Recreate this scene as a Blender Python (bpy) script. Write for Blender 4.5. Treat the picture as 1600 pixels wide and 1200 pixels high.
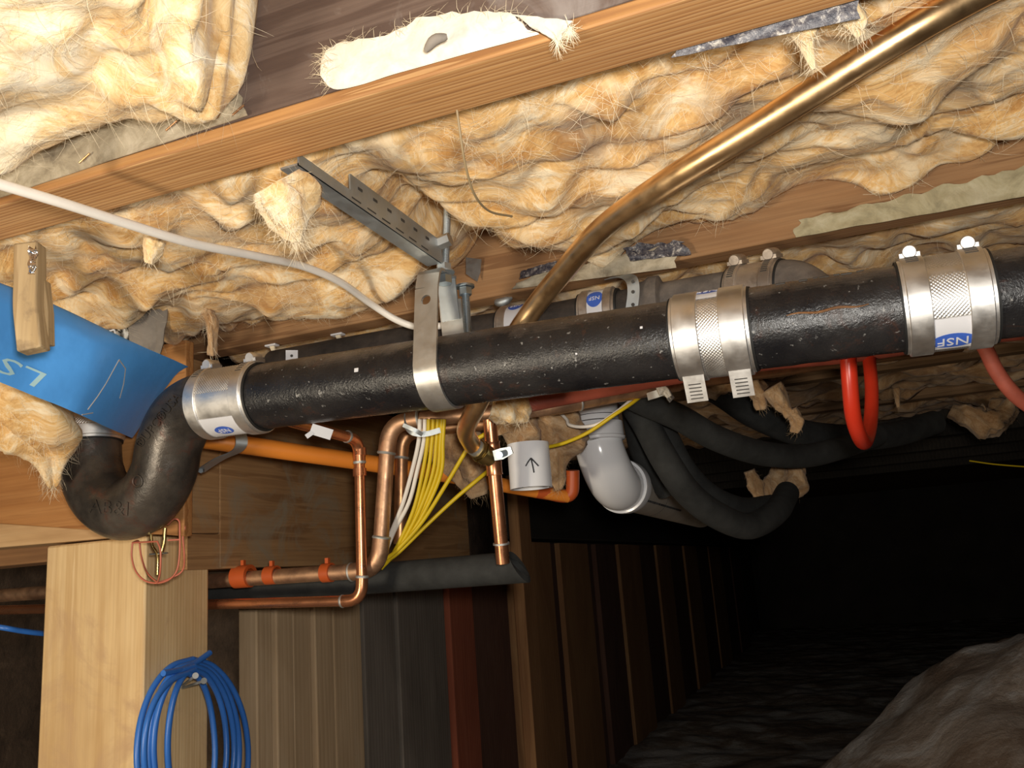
import bpy, bmesh, math, random
import numpy as np
from mathutils import Vector, Matrix
from mathutils.bvhtree import BVHTree

for o in list(bpy.data.objects):
    bpy.data.objects.remove(o)
SC = bpy.context.scene
COL = SC.collection
rnd = random.Random(7)

# ------------------------------------------------------------------ camera
# the camera stands at the origin; X runs along the joists, Y away, Z up
F = 1340.0
YAW, PIT, ROL = (math.radians(a) for a in (20.7, 12.5, -4.2))
def cam_axes():
    cy, sy = math.cos(YAW), math.sin(YAW)
    fw = Vector((-sy*math.cos(PIT), cy*math.cos(PIT), math.sin(PIT)))
    r = Vector((cy, sy, 0)); u = r.cross(fw)
    r2 = r*math.cos(ROL) + u*math.sin(ROL)
    return r2, r2.cross(fw), fw
RT, UP, FW = cam_axes()
cam = bpy.data.cameras.new('camera'); camo = bpy.data.objects.new('camera', cam); COL.objects.link(camo)
cam.sensor_width = 36; cam.lens = 36*F/1600; cam.clip_start = .02; cam.clip_end = 60
camo.matrix_world = Matrix(((RT.x, UP.x, -FW.x, 0), (RT.y, UP.y, -FW.y, 0), (RT.z, UP.z, -FW.z, 0), (0, 0, 0, 1)))
SC.camera = camo

# ------------------------------------------------------------------ world and light
SC.view_settings.view_transform = 'Standard'; SC.view_settings.look = 'None'
SC.view_settings.gamma = 1; SC.view_settings.use_curve_mapping = False
SC.view_settings.exposure = 0.0
w = bpy.data.worlds.new('world'); SC.world = w; w.use_nodes = True
w.node_tree.nodes['Background'].inputs[0].default_value = (.75, .85, 1, 1)
w.node_tree.nodes['Background'].inputs[1].default_value = .012
def lamp(name, kind, loc, aim, energy, col, size, **k):
    l = bpy.data.lights.new(name, kind); l.energy = energy; l.color = col
    if kind == 'AREA': l.shape = 'DISK'; l.size = size
    else: l.shadow_soft_size = size
    for a, b in k.items(): setattr(l, a, b)
    o = bpy.data.objects.new(name, l); COL.objects.link(o); o.location = loc
    o.rotation_euler = (Vector(aim)-Vector(loc)).to_track_quat('-Z', 'Y').to_euler()
    return o
# the flash of the camera, and the work lamp standing low on the left behind the photographer
lamp('camera_flash', 'SPOT', (.045, -.02, .045), FW*1.0+RT*.06+Vector((0, 0, .06)), 31, (1, .95, .87), .035, spot_size=math.radians(125), spot_blend=.45)
lamp('work_lamp', 'AREA', (-.95, -.42, -.28), (-.85, .9, .25), 12.5, (1, .86, .66), .25)

# ------------------------------------------------------------------ pixel helpers
def ray(px, py): return RT*((px-800)/F) - UP*((py-600)/F) + FW
def at(px, py, d=None, X=None, Y=None, Z=None):
    r = ray(px, py)
    t = d if d is not None else X/r.x if X is not None else Y/r.y if Y is not None else Z/r.z
    return r*t
def ats(pts): return [at(*p) for p in pts]     # (px, py, depth)

# ------------------------------------------------------------------ noise
def perlin(x, y, seed=0):
    rs = np.random.RandomState(seed); n = 256
    p = rs.permutation(n); ang = rs.rand(n)*2*np.pi; gx, gy = np.cos(ang), np.sin(ang)
    x = np.asarray(x, float); y = np.asarray(y, float)
    xi = np.floor(x).astype(int); yi = np.floor(y).astype(int); xf = x-xi; yf = y-yi
    def g(i, j, dx, dy):
        h = p[(p[i % n]+j) % n]; return gx[h]*dx+gy[h]*dy
    u = xf**3*(xf*(xf*6-15)+10); v = yf**3*(yf*(yf*6-15)+10)
    a = g(xi, yi, xf, yf); b = g(xi+1, yi, xf-1, yf); c = g(xi, yi+1, xf, yf-1); d = g(xi+1, yi+1, xf-1, yf-1)
    return (a+(b-a)*u) + ((c+(d-c)*u) - (a+(b-a)*u))*v
def fbm(x, y, seed=0, o=4):
    s = 0; a = 1
    for k in range(o): s = s + a*perlin(x*2**k, y*2**k, seed+k); a *= .5
    return s
def sm(a, b, x):
    t = np.clip((x-a)/(b-a), 0, 1); return t*t*(3-2*t)

# ------------------------------------------------------------------ mesh helpers
class MB:
    def __init__(s): s.v = []; s.f = []
    def add(s, vs, fs):
        n = len(s.v); s.v += [tuple(p) for p in vs]; s.f += [tuple(i+n for i in f) for f in fs]; return s
    def hexa(s, c):        # 8 corners: bottom 0-3 ring, top 4-7 ring
        return s.add(c, [(3, 2, 1, 0), (4, 5, 6, 7), (0, 1, 5, 4), (1, 2, 6, 5), (2, 3, 7, 6), (3, 0, 4, 7)])
    def box(s, x0, x1, y0, y1, z0, z1):
        return s.hexa([(x0, y0, z0), (x1, y0, z0), (x1, y1, z0), (x0, y1, z0), (x0, y0, z1), (x1, y0, z1), (x1, y1, z1), (x0, y1, z1)])
    def obox(s, c, ax, ay, az, hx, hy, hz):
        c = Vector(c); P = lambda i, j, k: c+ax*hx*i+ay*hy*j+az*hz*k
        return s.hexa([P(-1, -1, -1), P(1, -1, -1), P(1, 1, -1), P(-1, 1, -1), P(-1, -1, 1), P(1, -1, 1), P(1, 1, 1), P(-1, 1, 1)])
    def tube(s, pts, r, n=16, cap=True, ref=None):
        pts = [Vector(p) for p in pts]
        rr = r if hasattr(r, '__len__') else [r]*len(pts)
        T = []
        for i in range(len(pts)):
            a = pts[max(i-1, 0)]; b = pts[min(i+1, len(pts)-1)]; T.append((b-a).normalized())
        N = (ref or Vector((0.13, -.2, 1))); N = (N-T[0]*N.dot(T[0])).normalized()
        vs = []; fs = []
        for i, p in enumerate(pts):
            N = (N-T[i]*N.dot(T[i])).normalized(); B = T[i].cross(N)
            for k in range(n):
                a = 2*math.pi*k/n; vs.append(p+(N*math.cos(a)+B*math.sin(a))*rr[i])
        for i in range(len(pts)-1):
            for k in range(n):
                k2 = (k+1) % n; fs.append((i*n+k, i*n+k2, (i+1)*n+k2, (i+1)*n+k))
        if cap:
            fs.append(tuple(range(n-1, -1, -1))); m = (len(pts)-1)*n; fs.append(tuple(m+k for k in range(n)))
        return s.add(vs, fs)
    def ring(s, c, a, prof, n=48):     # lathe of a closed profile [(s along axis, radius)] round axis a through c
        c = Vector(c); a = Vector(a).normalized(); e1, e2 = frame(a)
        m = len(prof); vs = []; fs = []
        for k in range(n):
            t = 2*math.pi*k/n; d = e1*math.cos(t)+e2*math.sin(t)
            for (q, r) in prof: vs.append(c+a*q+d*r)
        for k in range(n):
            k2 = (k+1) % n
            for j in range(m):
                j2 = (j+1) % m; fs.append((k*m+j, k2*m+j, k2*m+j2, k*m+j2))
        return s.add(vs, fs)
    def strip(s, pts, side, hw, nrm_t):   # flat strap: centre line pts, side vector, half width, thickness
        pts = [Vector(p) for p in pts]; vs = []; fs = []
        for i, p in enumerate(pts):
            t = (pts[min(i+1, len(pts)-1)]-pts[max(i-1, 0)]).normalized()
            sd = side[i] if isinstance(side, list) else side
            sd = (sd-t*sd.dot(t)).normalized(); nn = t.cross(sd)*nrm_t*.5
            h = hw[i] if isinstance(hw, list) else hw
            vs += [p-sd*h-nn, p+sd*h-nn, p+sd*h+nn, p-sd*h+nn]
        for i in range(len(pts)-1):
            for k in range(4):
                k2 = (k+1) % 4; fs.append((i*4+k, i*4+k2, i*4+4+k2, i*4+4+k))
        fs.append((3, 2, 1, 0)); m = (len(pts)-1)*4; fs.append((m, m+1, m+2, m+3))
        return s.add(vs, fs)
    def grid(s, V, nx, ny):
        return s.add(V, [(j*nx+i, j*nx+i+1, (j+1)*nx+i+1, (j+1)*nx+i) for j in range(ny-1) for i in range(nx-1)])
    def bvh(s): return BVHTree.FromPolygons([Vector(p) for p in s.v], s.f)
def frame(a):
    a = Vector(a).normalized()
    e1 = Vector((0, -1, 0)); e1 = e1-a*e1.dot(a)
    if e1.length < .2: e1 = Vector((1, 0, 0))-a*a.x
    e1.normalize(); e2 = a.cross(e1)
    if abs(a.z) < .7 and e2.z < 0: e2 = -e2
    return e1, e2
def cr(pts, n=8):     # Catmull-Rom resample
    P = [Vector(p) for p in pts]; P = [P[0]*2-P[1]]+P+[P[-1]*2-P[-2]]; out = []
    for i in range(1, len(P)-2):
        for k in range(n):
            t = k/n; a, b, c, d = P[i-1], P[i], P[i+1], P[i+2]
            out.append(.5*((2*b)+(c-a)*t+(2*a-5*b+4*c-d)*t*t+(3*b-a-3*c+d)*t**3))
    out.append(P[-2]); return out
def bend(a, corner, b, r, n=8):   # rounded corner
    a, corner, b = Vector(a), Vector(corner), Vector(b)
    u = (a-corner).normalized(); v = (b-corner).normalized(); p = corner+u*r; q = corner+v*r
    return [p*(1-t)**2+corner*2*t*(1-t)+q*t*t for t in [k/n for k in range(n+1)]]

def root_loc(o):
    while o.parent: o = o.parent
    return Vector(o.location)
def smooth_mesh(me, ang=40):
    for p in me.polygons: p.use_smooth = True
    me.set_sharp_from_angle(angle=math.radians(ang))
def build(mb, name, mat, parent=None, ang=40, bevel=0, label=None, cat=None, group=None, kind=None):
    v = np.array([tuple(p) for p in mb.v], float)
    if parent is not None: loc = root_loc(parent)
    else:
        lo, hi = v.min(0), v.max(0); loc = Vector(((lo[0]+hi[0])/2, (lo[1]+hi[1])/2, lo[2]))
    v = v-np.array(loc)
    me = bpy.data.meshes.new(name); me.from_pydata(v.tolist(), [], mb.f); me.validate(); me.update()
    bm = bmesh.new(); bm.from_mesh(me); bmesh.ops.recalc_face_normals(bm, faces=bm.faces); bm.to_mesh(me); bm.free()
    smooth_mesh(me, ang)
    o = bpy.data.objects.new(name, me); COL.objects.link(o)
    me.materials.append(MAT[mat] if isinstance(mat, str) else mat)
    if parent is not None: o.parent = parent
    else: o.location = loc
    if bevel:
        b = o.modifiers.new('bevel', 'BEVEL'); b.width = bevel; b.segments = 2; b.limit_method = 'ANGLE'
    tag(o, label, cat, group, kind); return o
def tag(o, label=None, cat=None, group=None, kind=None):
    if label: o['label'] = label
    if cat: o['category'] = cat
    if group: o['group'] = group
    if kind: o['kind'] = kind
def thing(name, label, cat, loc, group=None, kind=None):
    o = bpy.data.objects.new(name, None); COL.objects.link(o); o.location = loc; o.empty_display_size = .02
    tag(o, label, cat, group, kind); return o

def text_mesh(body, size=1.0, shear=0, res=2):
    cu = bpy.data.curves.new('t', 'FONT'); cu.body = body; cu.size = size; cu.align_x = 'CENTER'; cu.align_y = 'CENTER'; cu.shear = shear; cu.resolution_u = res
    o = bpy.data.objects.new('t', cu); COL.objects.link(o); bpy.context.view_layer.update()
    me = o.evaluated_get(bpy.context.evaluated_depsgraph_get()).to_mesh()
    bm = bmesh.new(); bm.from_mesh(me); bmesh.ops.triangulate(bm, faces=bm.faces)
    for _ in range(1):
        long = [e for e in bm.edges if e.calc_length() > size*.12]
        if long: bmesh.ops.subdivide_edges(bm, edges=long, cuts=2)
    bmesh.ops.triangulate(bm, faces=bm.faces)
    bm.verts.index_update(); V = [v.co.copy() for v in bm.verts]; Fc = [tuple(v.index for v in f.verts) for f in bm.faces]
    bd = [(e.verts[0].index, e.verts[1].index) for e in bm.edges if len(e.link_faces) == 1]
    bm.free(); bpy.data.objects.remove(o); return V, Fc, bd
def emboss(mb, V, Fc, bd, fn, t):     # fn(u, v) -> (point, normal); raised by t
    a = [fn(p.x, p.y) for p in V]; n = len(V)
    top = [p+q*t for p, q in a]; bot = [p-q*t*.6 for p, q in a]
    mb.add(top+bot, [f for f in Fc]+[tuple(i+n for i in reversed(f)) for f in Fc]+[(i, j, j+n, i+n) for i, j in bd])

# ------------------------------------------------------------------ materials
MAT = {}
class NT:
    def __init__(s, name):
        m = bpy.data.materials.new(name); m.use_nodes = True; s.m = m; s.t = m.node_tree; s.n = s.t.nodes; s.b = s.n['Principled BSDF']; MAT[name] = m
        s.co = s.n.new('ShaderNodeTexCoord').outputs['Object']
    def lk(s, a, b): s.t.links.new(a, b)
    def map(s, scale=(1, 1, 1), rot=(0, 0, 0), src=None, loc=(0, 0, 0)):
        n = s.n.new('ShaderNodeMapping'); n.inputs['Scale'].default_value = scale; n.inputs['Rotation'].default_value = rot; n.inputs['Location'].default_value = loc
        s.lk(src or s.co, n.inputs['Vector']); return n.outputs[0]
    def noise(s, scale=5, detail=4, rough=.5, dist=0, src=None):
        n = s.n.new('ShaderNodeTexNoise'); n.inputs['Scale'].default_value = scale; n.inputs['Detail'].default_value = detail
        n.inputs['Roughness'].default_value = rough; n.inputs['Distortion'].default_value = dist
        s.lk(src or s.co, n.inputs['Vector']); return n.outputs['Fac']
    def wave(s, scale=5, dist=2, detail=2, dscale=1, src=None, prof='SIN', axis='X', typ='BANDS'):
        n = s.n.new('ShaderNodeTexWave'); n.wave_type = typ; n.wave_profile = prof
        if typ == 'BANDS': n.bands_direction = axis
        else: n.rings_direction = axis
        n.inputs['Scale'].default_value = scale; n.inputs['Distortion'].default_value = dist; n.inputs['Detail'].default_value = detail; n.inputs['Detail Scale'].default_value = dscale
        s.lk(src or s.co, n.inputs['Vector']); return n.outputs['Fac']
    def ramp(s, fac, stops, interp='LINEAR'):
        n = s.n.new('ShaderNodeValToRGB'); n.color_ramp.interpolation = interp; e = n.color_ramp.elements
        while len(e) < len(stops): e.new(.5)
        for k, (p, c) in enumerate(stops):
            e[k].position = p; e[k].color = (*c, 1) if hasattr(c, '__len__') else (c, c, c, 1)
        s.lk(fac, n.inputs[0]); return n.outputs[0]
    def mix(s, fac, a, b, mode='MIX'):
        n = s.n.new('ShaderNodeMix'); n.data_type = 'RGBA'; n.blend_type = mode
        for sock, val in ((n.inputs[0], fac), (n.inputs[6], a), (n.inputs[7], b)):
            if hasattr(val, 'is_linked'): s.lk(val, sock)
            elif hasattr(val, '__len__'): sock.default_value = (*val, 1)
            else: sock.default_value = val
        return n.outputs[2]
    def math(s, op, a, b=None):
        n = s.n.new('ShaderNodeMath'); n.operation = op
        for sock, val in ((n.inputs[0], a), (n.inputs[1], b)):
            if val is None: continue
            if hasattr(val, 'is_linked'): s.lk(val, sock)
            else: sock.default_value = val
        return n.outputs[0]
    def bump(s, h, strength=.5, dist=.002, prev=None):
        n = s.n.new('ShaderNodeBump'); n.inputs['Strength'].default_value = strength; n.inputs['Distance'].default_value = dist
        s.lk(h, n.inputs['Height'])
        if prev: s.lk(prev, n.inputs['Normal'])
        s.lk(n.outputs[0], s.b.inputs['Normal']); return n.outputs[0]
    def col(s, c):
        if hasattr(c, 'is_linked'): s.lk(c, s.b.inputs['Base Color'])
        else: s.b.inputs['Base Color'].default_value = (*c, 1)
    def set(s, **k):
        for a, v in k.items():
            sock = s.b.inputs[a.replace('_', ' ')]
            if hasattr(v, 'is_linked'): s.lk(v, sock)
            else: sock.default_value = v
        return s

def wood(name, dark, mid, light, grain='X', stretch=.05, rings=90, rough=.75, stain=None, ringmix=.5):
    n = NT(name); ax = 'XYZ'.index(grain)
    sc = [1, 1, 1]; sc[ax] = stretch
    m = n.map(tuple(sc))
    warp = n.noise(6, 3, .5, .3, n.map(tuple(x*1.0 for x in sc), loc=(3, 1, 2)))
    wv = n.wave(rings/6.283, 6.0, 3, 1.6, m, 'SAW', 'Y' if grain != 'Y' else 'X')
    fine = n.noise(240, 4, .6, 0, n.map(tuple(.02 if i == ax else 1 for i in range(3))))
    big = n.noise(7, 4, .6, .6, n.map(tuple(.3 if i == ax else 1 for i in range(3))))
    c = n.ramp(big, [(.3, dark), (.52, mid), (.72, light)])
    rc = n.ramp(wv, [(0, light), (.55, mid), (.92, dark), (1, light)])
    c = n.mix(ringmix, c, rc)
    c = n.mix(n.math('MULTIPLY', n.ramp(fine, [(.35, 1.0), (.6, 0.0)]), .35), c, dark)
    if stain: c = n.mix(n.ramp(n.noise(9, 6, .65, .8), [(.52, 0.0), (.68, .85)]), c, stain)
    n.col(c); n.set(Roughness=rough)
    n.bump(fine, .25, .0012, n.bump(wv, .12, .001)); return n
def plain(name, c, rough=.5, metal=0, bumps=None, var=.12, vs=20, spec=.5):
    n = NT(name); v = n.noise(vs, 4, .6)
    n.col(n.mix(n.ramp(v, [(.35, 0.0), (.7, 1.0)]), tuple(x*(1-var) for x in c), tuple(min(1, x*(1+var)) for x in c)))
    n.set(Roughness=rough, Metallic=metal); n.b.inputs['Specular IOR Level'].default_value = spec
    if bumps: n.bump(n.noise(bumps[0], 3, .6), bumps[1], bumps[2])
    return n

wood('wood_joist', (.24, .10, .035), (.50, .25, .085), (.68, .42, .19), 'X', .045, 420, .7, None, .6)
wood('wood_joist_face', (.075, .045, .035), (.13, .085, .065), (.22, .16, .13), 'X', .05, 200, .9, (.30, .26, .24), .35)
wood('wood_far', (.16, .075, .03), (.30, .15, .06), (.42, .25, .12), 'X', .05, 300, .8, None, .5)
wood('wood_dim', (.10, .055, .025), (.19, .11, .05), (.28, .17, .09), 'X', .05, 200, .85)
wood('wood_post', (.54, .33, .14), (.78, .56, .29), (.88, .70, .43), 'Z', .04, 300, .65, (.56, .36, .20), .35)
wood('wood_header', (.26, .10, .028), (.42, .185, .055), (.55, .28, .10), 'X', .06, 180, .7, None, .5)
wood('wood_header_back', (.40, .23, .10), (.62, .40, .20), (.74, .54, .30), 'X', .06, 180, .7, None, .4)
wood('wood_girder', (.19, .09, .035), (.34, .18, .07), (.46, .27, .12), 'Y', .06, 180, .75, (.30, .24, .16), .4)
wood('wood_plank_tan', (.36, .24, .13), (.52, .37, .22), (.64, .49, .32), 'Z', .04, 160, .85, None, .3)
wood('wood_plank_grey', (.10, .085, .07), (.17, .145, .12), (.26, .225, .19), 'Z', .05, 160, .9, None, .3)
wood('wood_plank_red', (.20, .05, .025), (.32, .085, .04), (.40, .13, .07), 'Z', .05, 160, .85, None, .3)
wood('wood_plank_maroon', (.07, .03, .02), (.12, .055, .035), (.18, .09, .06), 'Z', .05, 160, .9, None, .3)
wood('wood_plank_orange', (.22, .10, .04), (.34, .17, .07), (.44, .25, .11), 'Z', .05, 160, .85, None, .3)
wood('wood_stick', (.30, .20, .10), (.48, .35, .19), (.62, .48, .29), 'Z', .05, 220, .8, (.16, .11, .07), .4)
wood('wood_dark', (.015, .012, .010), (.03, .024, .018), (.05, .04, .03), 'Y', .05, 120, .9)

def fiberglass(name, a, b, c, dirt, ds=(.60, .78)):
    n = NT(name)
    # warp the coordinates so that the fibres flow in swirls
    nx = n.n.new('ShaderNodeTexNoise'); nx.inputs['Scale'].default_value = 5; nx.inputs['Detail'].default_value = 2; n.lk(n.co, nx.inputs['Vector'])
    vm = n.n.new('ShaderNodeVectorMath'); vm.operation = 'MULTIPLY_ADD'; n.lk(nx.outputs['Color'], vm.inputs[0]); vm.inputs[1].default_value = (.30, .30, .30); n.lk(n.co, vm.inputs[2])
    wp = vm.outputs[0]
    s1 = n.noise(14, 7, .62, .8, n.map((.5, 1, .8), (0, 0, .5), wp))
    s2 = n.noise(90, 6, .62, .6, n.map((.14, 1.2, 1), (0, 0, .35), wp))
    s3 = n.noise(13, 6, .62, .9, n.map((.8, 1.3, 1), (0, 0, 0), wp))
    s4 = n.noise(330, 4, .65, .3, n.map((.07, 1, 1), (.2, 0, -.4), wp))
    s5 = n.noise(240, 4, .65, .3, n.map((1, .10, .6), (.2, .3, .5), wp))
    t = n.math('ADD', n.math('MULTIPLY', s1, .52), n.math('ADD', n.math('MULTIPLY', s2, .26), n.math('ADD', n.math('MULTIPLY', s4, .12), n.math('MULTIPLY', s5, .10))))
    cc = n.ramp(t, [(.40, a), (.50, b), (.58, c)])
    cc = n.mix(n.ramp(s3, [(.52, 0.0), (.66, .75)]), cc, c)
    dn = n.noise(5.5, 5, .6, .6, n.map((1, 1, 1), loc=(5, 2, 1), src=wp))
    cc = n.mix(n.ramp(dn, [(ds[0], 0.0), (ds[1], .8)]), cc, dirt)
    n.col(cc); n.set(Roughness=1.0); n.b.inputs['Specular IOR Level'].default_value = .05
    n.b.inputs['Sheen Weight'].default_value = .2
    n.bump(s5, .25, .002, n.bump(s4, .25, .002, n.bump(s2, .40, .005, n.bump(s1, .25, .012)))); return n
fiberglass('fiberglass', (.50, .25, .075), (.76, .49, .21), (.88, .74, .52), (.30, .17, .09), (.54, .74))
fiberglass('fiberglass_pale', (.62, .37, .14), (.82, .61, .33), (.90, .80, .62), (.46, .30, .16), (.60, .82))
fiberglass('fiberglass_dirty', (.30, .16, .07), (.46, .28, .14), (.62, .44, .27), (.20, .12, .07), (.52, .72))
plain('fiber_strand', (.86, .74, .54), .9, 0, None, .15, 8, .1)
plain('fiber_strand_dirty', (.50, .36, .22), .9, 0, None, .2, 8, .1)

# cast iron: black coating, dust lying on the top side, specks and rust
n = NT('cast_iron')
sp = n.noise(330, 3, .65); pit = n.noise(70, 5, .7)
base = n.mix(n.ramp(n.noise(14, 5, .6), [(.4, 0.0), (.7, 1.0)]), (.009, .009, .011), (.026, .024, .024))
rust = n.ramp(n.noise(26, 7, .72, .5), [(.57, 0.0), (.68, .65)])
base = n.mix(n.math('MULTIPLY', rust, .55), base, (.10, .035, .018))
base = n.mix(n.ramp(n.noise(140, 2, .5), [(.68, 0.0), (.76, .6)]), base, (.42, .41, .39))
g = n.n.new('ShaderNodeNewGeometry'); sx = n.n.new('ShaderNodeSeparateXYZ'); n.lk(g.outputs['True Normal'], sx.inputs[0])
dust = n.math('MULTIPLY', n.ramp(n.math('ADD', sx.outputs[2], n.math('MULTIPLY', n.math('SUBTRACT', n.noise(18, 6, .7, .6), .5), 1.1)), [(.45, 0.0), (1.0, 1.0)]), .8)
base = n.mix(dust, base, (.17, .135, .11))
n.col(base); n.set(Roughness=n.ramp(n.noise(60, 4, .7), [(.3, .22), (.75, .46)]))
n.bump(pit, .30, .0018, n.bump(sp, .55, .0012))
# smoother casting for fittings
n = NT('cast_iron_fitting')
base = n.mix(n.ramp(n.noise(16, 5, .6), [(.4, 0.0), (.7, 1.0)]), (.036, .031, .027), (.105, .088, .072))
base = n.mix(n.math('MULTIPLY', n.ramp(n.noise(30, 7, .72, .6), [(.55, 0.0), (.68, .8)]), .7), base, (.11, .035, .02))
n.col(base); n.set(Roughness=n.ramp(n.noise(40, 4, .7), [(.3, .26), (.75, .48)]), Metallic=.25)
n.bump(n.noise(45, 6, .7), .38, .0022, n.bump(n.noise(160, 4, .7), .3, .001))
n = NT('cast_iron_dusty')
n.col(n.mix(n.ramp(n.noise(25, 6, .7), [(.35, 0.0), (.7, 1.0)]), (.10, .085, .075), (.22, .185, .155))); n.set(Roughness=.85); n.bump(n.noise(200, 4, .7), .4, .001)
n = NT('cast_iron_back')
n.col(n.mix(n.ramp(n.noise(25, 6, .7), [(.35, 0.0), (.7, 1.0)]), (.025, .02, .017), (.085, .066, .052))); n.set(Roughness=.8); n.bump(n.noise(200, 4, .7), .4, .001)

def metal(name, c, rough, dirt=None, dz=.6, scratch=.12):
    n = NT(name); v = n.noise(35, 5, .65)
    cc = n.mix(n.ramp(v, [(.35, 0.0), (.7, 1.0)]), tuple(x*.88 for x in c), c)
    if dirt: cc = n.mix(n.ramp(n.noise(22, 6, .7, .5), [(dz, 0.0), (dz+.15, .8)]), cc, dirt)
    n.col(cc); n.set(Metallic=1.0 if not dirt else .9, Roughness=n.ramp(n.noise(50, 4, .6), [(.3, rough*.8), (.75, rough*1.25)]))
    n.bump(n.noise(300, 3, .6, 0, n.map((.1, 1, 1))), scratch, .0004); return n
metal('stainless', (.84, .82, .79), .46)
metal('stainless_dusty', (.60, .53, .46), .55, (.30, .25, .21), .42)
metal('galvanized', (.52, .56, .58), .55, (.45, .46, .46), .55)
metal('zinc_bolt', (.52, .60, .66), .42)
metal('clevis_steel', (.70, .69, .66), .42, (.60, .56, .50), .5)
metal('screw_grey', (.26, .26, .27), .6)
metal('brass', (.62, .47, .20), .3)
metal('solder', (.58, .58, .56), .6, (.5, .55, .52), .5)
metal('copper_bright', (1.0, .68, .36), .36)
metal('copper_red', (.74, .32, .16), .30, (.30, .12, .06), .60)
metal('copper_dull', (.70, .43, .26), .50, (.42, .25, .16), .45)
metal('copper_brown', (.52, .28, .14), .42, (.30, .17, .10), .5)
plain('gasket', (.012, .012, .012), .6)
plain('white_sticker', (.72, .72, .75), .45, var=.03)
plain('blue_print', (.05, .13, .55), .45, var=.1)
plain('slot_dark', (.05, .045, .04), .7)
plain('blue_plastic', (.09, .37, .92), .42, 0, (30, .25, .004), .12, 9)
n = MAT['blue_plastic']
plain('blue_print_pale', (.42, .66, .72), .5, var=.05)
plain('tan_scratch', (.46, .42, .38), .6)
plain('orange_pipe', (.74, .24, .030), .42, 0, None, .1, 6)
plain('orange_dark', (.52, .095, .02), .45, 0, None, .1, 6)
plain('red_pex', (.68, .040, .015), .32, 0, None, .1, 6)
plain('red_pex_dusty', (.50, .115, .07), .6, 0, None, .25, 14)
plain('yellow_cable', (.70, .50, .012), .45, 0, None, .1, 12)
plain('white_cable', (.86, .81, .74), .45, 0, None, .08, 12)
plain('blue_cable', (.035, .17, .60), .35, 0, None, .1, 12)
plain('pvc_white', (.88, .89, .92), .16, 0, None, .03, 8)
plain('pvc_pipe', (.52, .48, .42), .45, 0, (60, .1, .001), .12, 9)
plain('black_ink', (.03, .03, .035), .6)
plain('foam_black', (.030, .031, .030), .85, 0, (240, .35, .0012), .3, 30)
plain('foam_cut', (.045, .06, .055), .9)
plain('wire_brown', (.30, .22, .12), .5)
plain('cage_red', (.56, .16, .10), .45)
plain('black_plastic', (.012, .012, .013), .3)
plain('grey_web', (.23, .20, .17), .9, 0, (40, .5, .004), .25)
n = NT('kraft_paper'); n.col(n.ramp(n.noise(30, 7, .7, .6), [(.3, (.20, .16, .11)), (.5, (.40, .34, .24)), (.7, (.56, .49, .37))])); n.set(Roughness=.85); n.bump(n.noise(45, 5, .6, .5), .5, .004)
n = NT('kraft_olive'); n.col(n.ramp(n.noise(26, 7, .7, .6), [(.3, (.20, .17, .10)), (.5, (.38, .33, .20)), (.7, (.50, .45, .31))])); n.set(Roughness=.8); n.bump(n.noise(40, 5, .6, .5), .5, .004)
n = NT('white_paper'); n.col(n.ramp(n.noise(40, 7, .7, .6), [(.25, (.34, .28, .20)), (.36, (.72, .66, .55)), (.6, (.84, .80, .72))])); n.set(Roughness=.9); n.bump(n.noise(60, 5, .6, .5), .4, .003)
n = NT('black_foil'); n.col(n.ramp(n.noise(160, 5, .7, .6), [(.38, (.03, .03, .045)), (.55, (.12, .11, .12)), (.68, (.60, .56, .50))])); n.set(Roughness=.4); n.bump(n.noise(120, 5, .7), .6, .002)
n = NT('foil'); n.col((.8, .8, .82)); n.set(Metallic=1.0, Roughness=.2); n.bump(n.noise(120, 3, .6), .8, .004)
n = NT('dirt')
c = n.ramp(n.noise(3.5, 8, .65, .9), [(.40, (.15, .105, .075)), (.5, (.26, .215, .18)), (.60, (.40, .385, .38))])
n.col(n.mix(n.ramp(n.noise(60, 4, .7), [(.62, 0.0), (.75, .5)]), c, (.40, .38, .36))); n.set(Roughness=.95)
n.bump(n.noise(25, 8, .7), .6, .02)
n = NT('earth'); n.col(n.ramp(n.noise(9, 7, .7, .8), [(.3, (.035, .022, .014)), (.55, (.085, .055, .036)), (.75, (.16, .11, .075))])); n.set(Roughness=.95); n.bump(n.noise(20, 6, .7), .8, .02)
n = NT('concrete_dark'); n.col(n.ramp(n.noise(3, 6, .6), [(.3, (.03, .026, .022)), (.7, (.06, .05, .045))])); n.set(Roughness=.95)

# ------------------------------------------------------------------ the setting
JB = .38            # height of the joist bottoms above the lens
mb = MB(); mb.box(-3, 3.2, -1.2, 10, JB+.20, JB+.22); build(mb, 'ceiling', 'wood_dim', kind='structure')
# dirt floor, rising to a mound on the right
NX, NY = 260, 420
xs = np.linspace(-3, 3.2, NX); ys = np.linspace(-1.2, 10, NY); GX, GY = np.meshgrid(xs, ys)
gz = -.76+.02*fbm(GX*1.5, GY*1.5, 3, 4)+.012*fbm(GX*7, GY*7, 8, 3)
gz += .52*np.exp(-((GX-.36)/.58)**2-((GY-2.35)/.75)**2)*(1+.10*fbm(GX*4, GY*4, 5, 4)) + .20*np.exp(-((GX-1.9)/.8)**2-((GY-3.2)/1.2)**2)
q = (GX*.85-GY*.52); gz += .028*np.abs(perlin(q*5, (GX*.5+GY*.85)*1.2, 21))*np.exp(-((GX-.4)/.8)**2-((GY-2.0)/.8)**2)*1.6
mb = MB(); mb.grid(np.stack([GX, GY, gz], -1).reshape(-1, 3).tolist(), NX, NY)
build(mb, 'floor', 'dirt', kind='structure', ang=80)
mb = MB(); mb.box(-3, 3.2, 9.9, 10, -.9, .6); build(mb, 'wall_back', 'concrete_dark', kind='structure')
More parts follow.
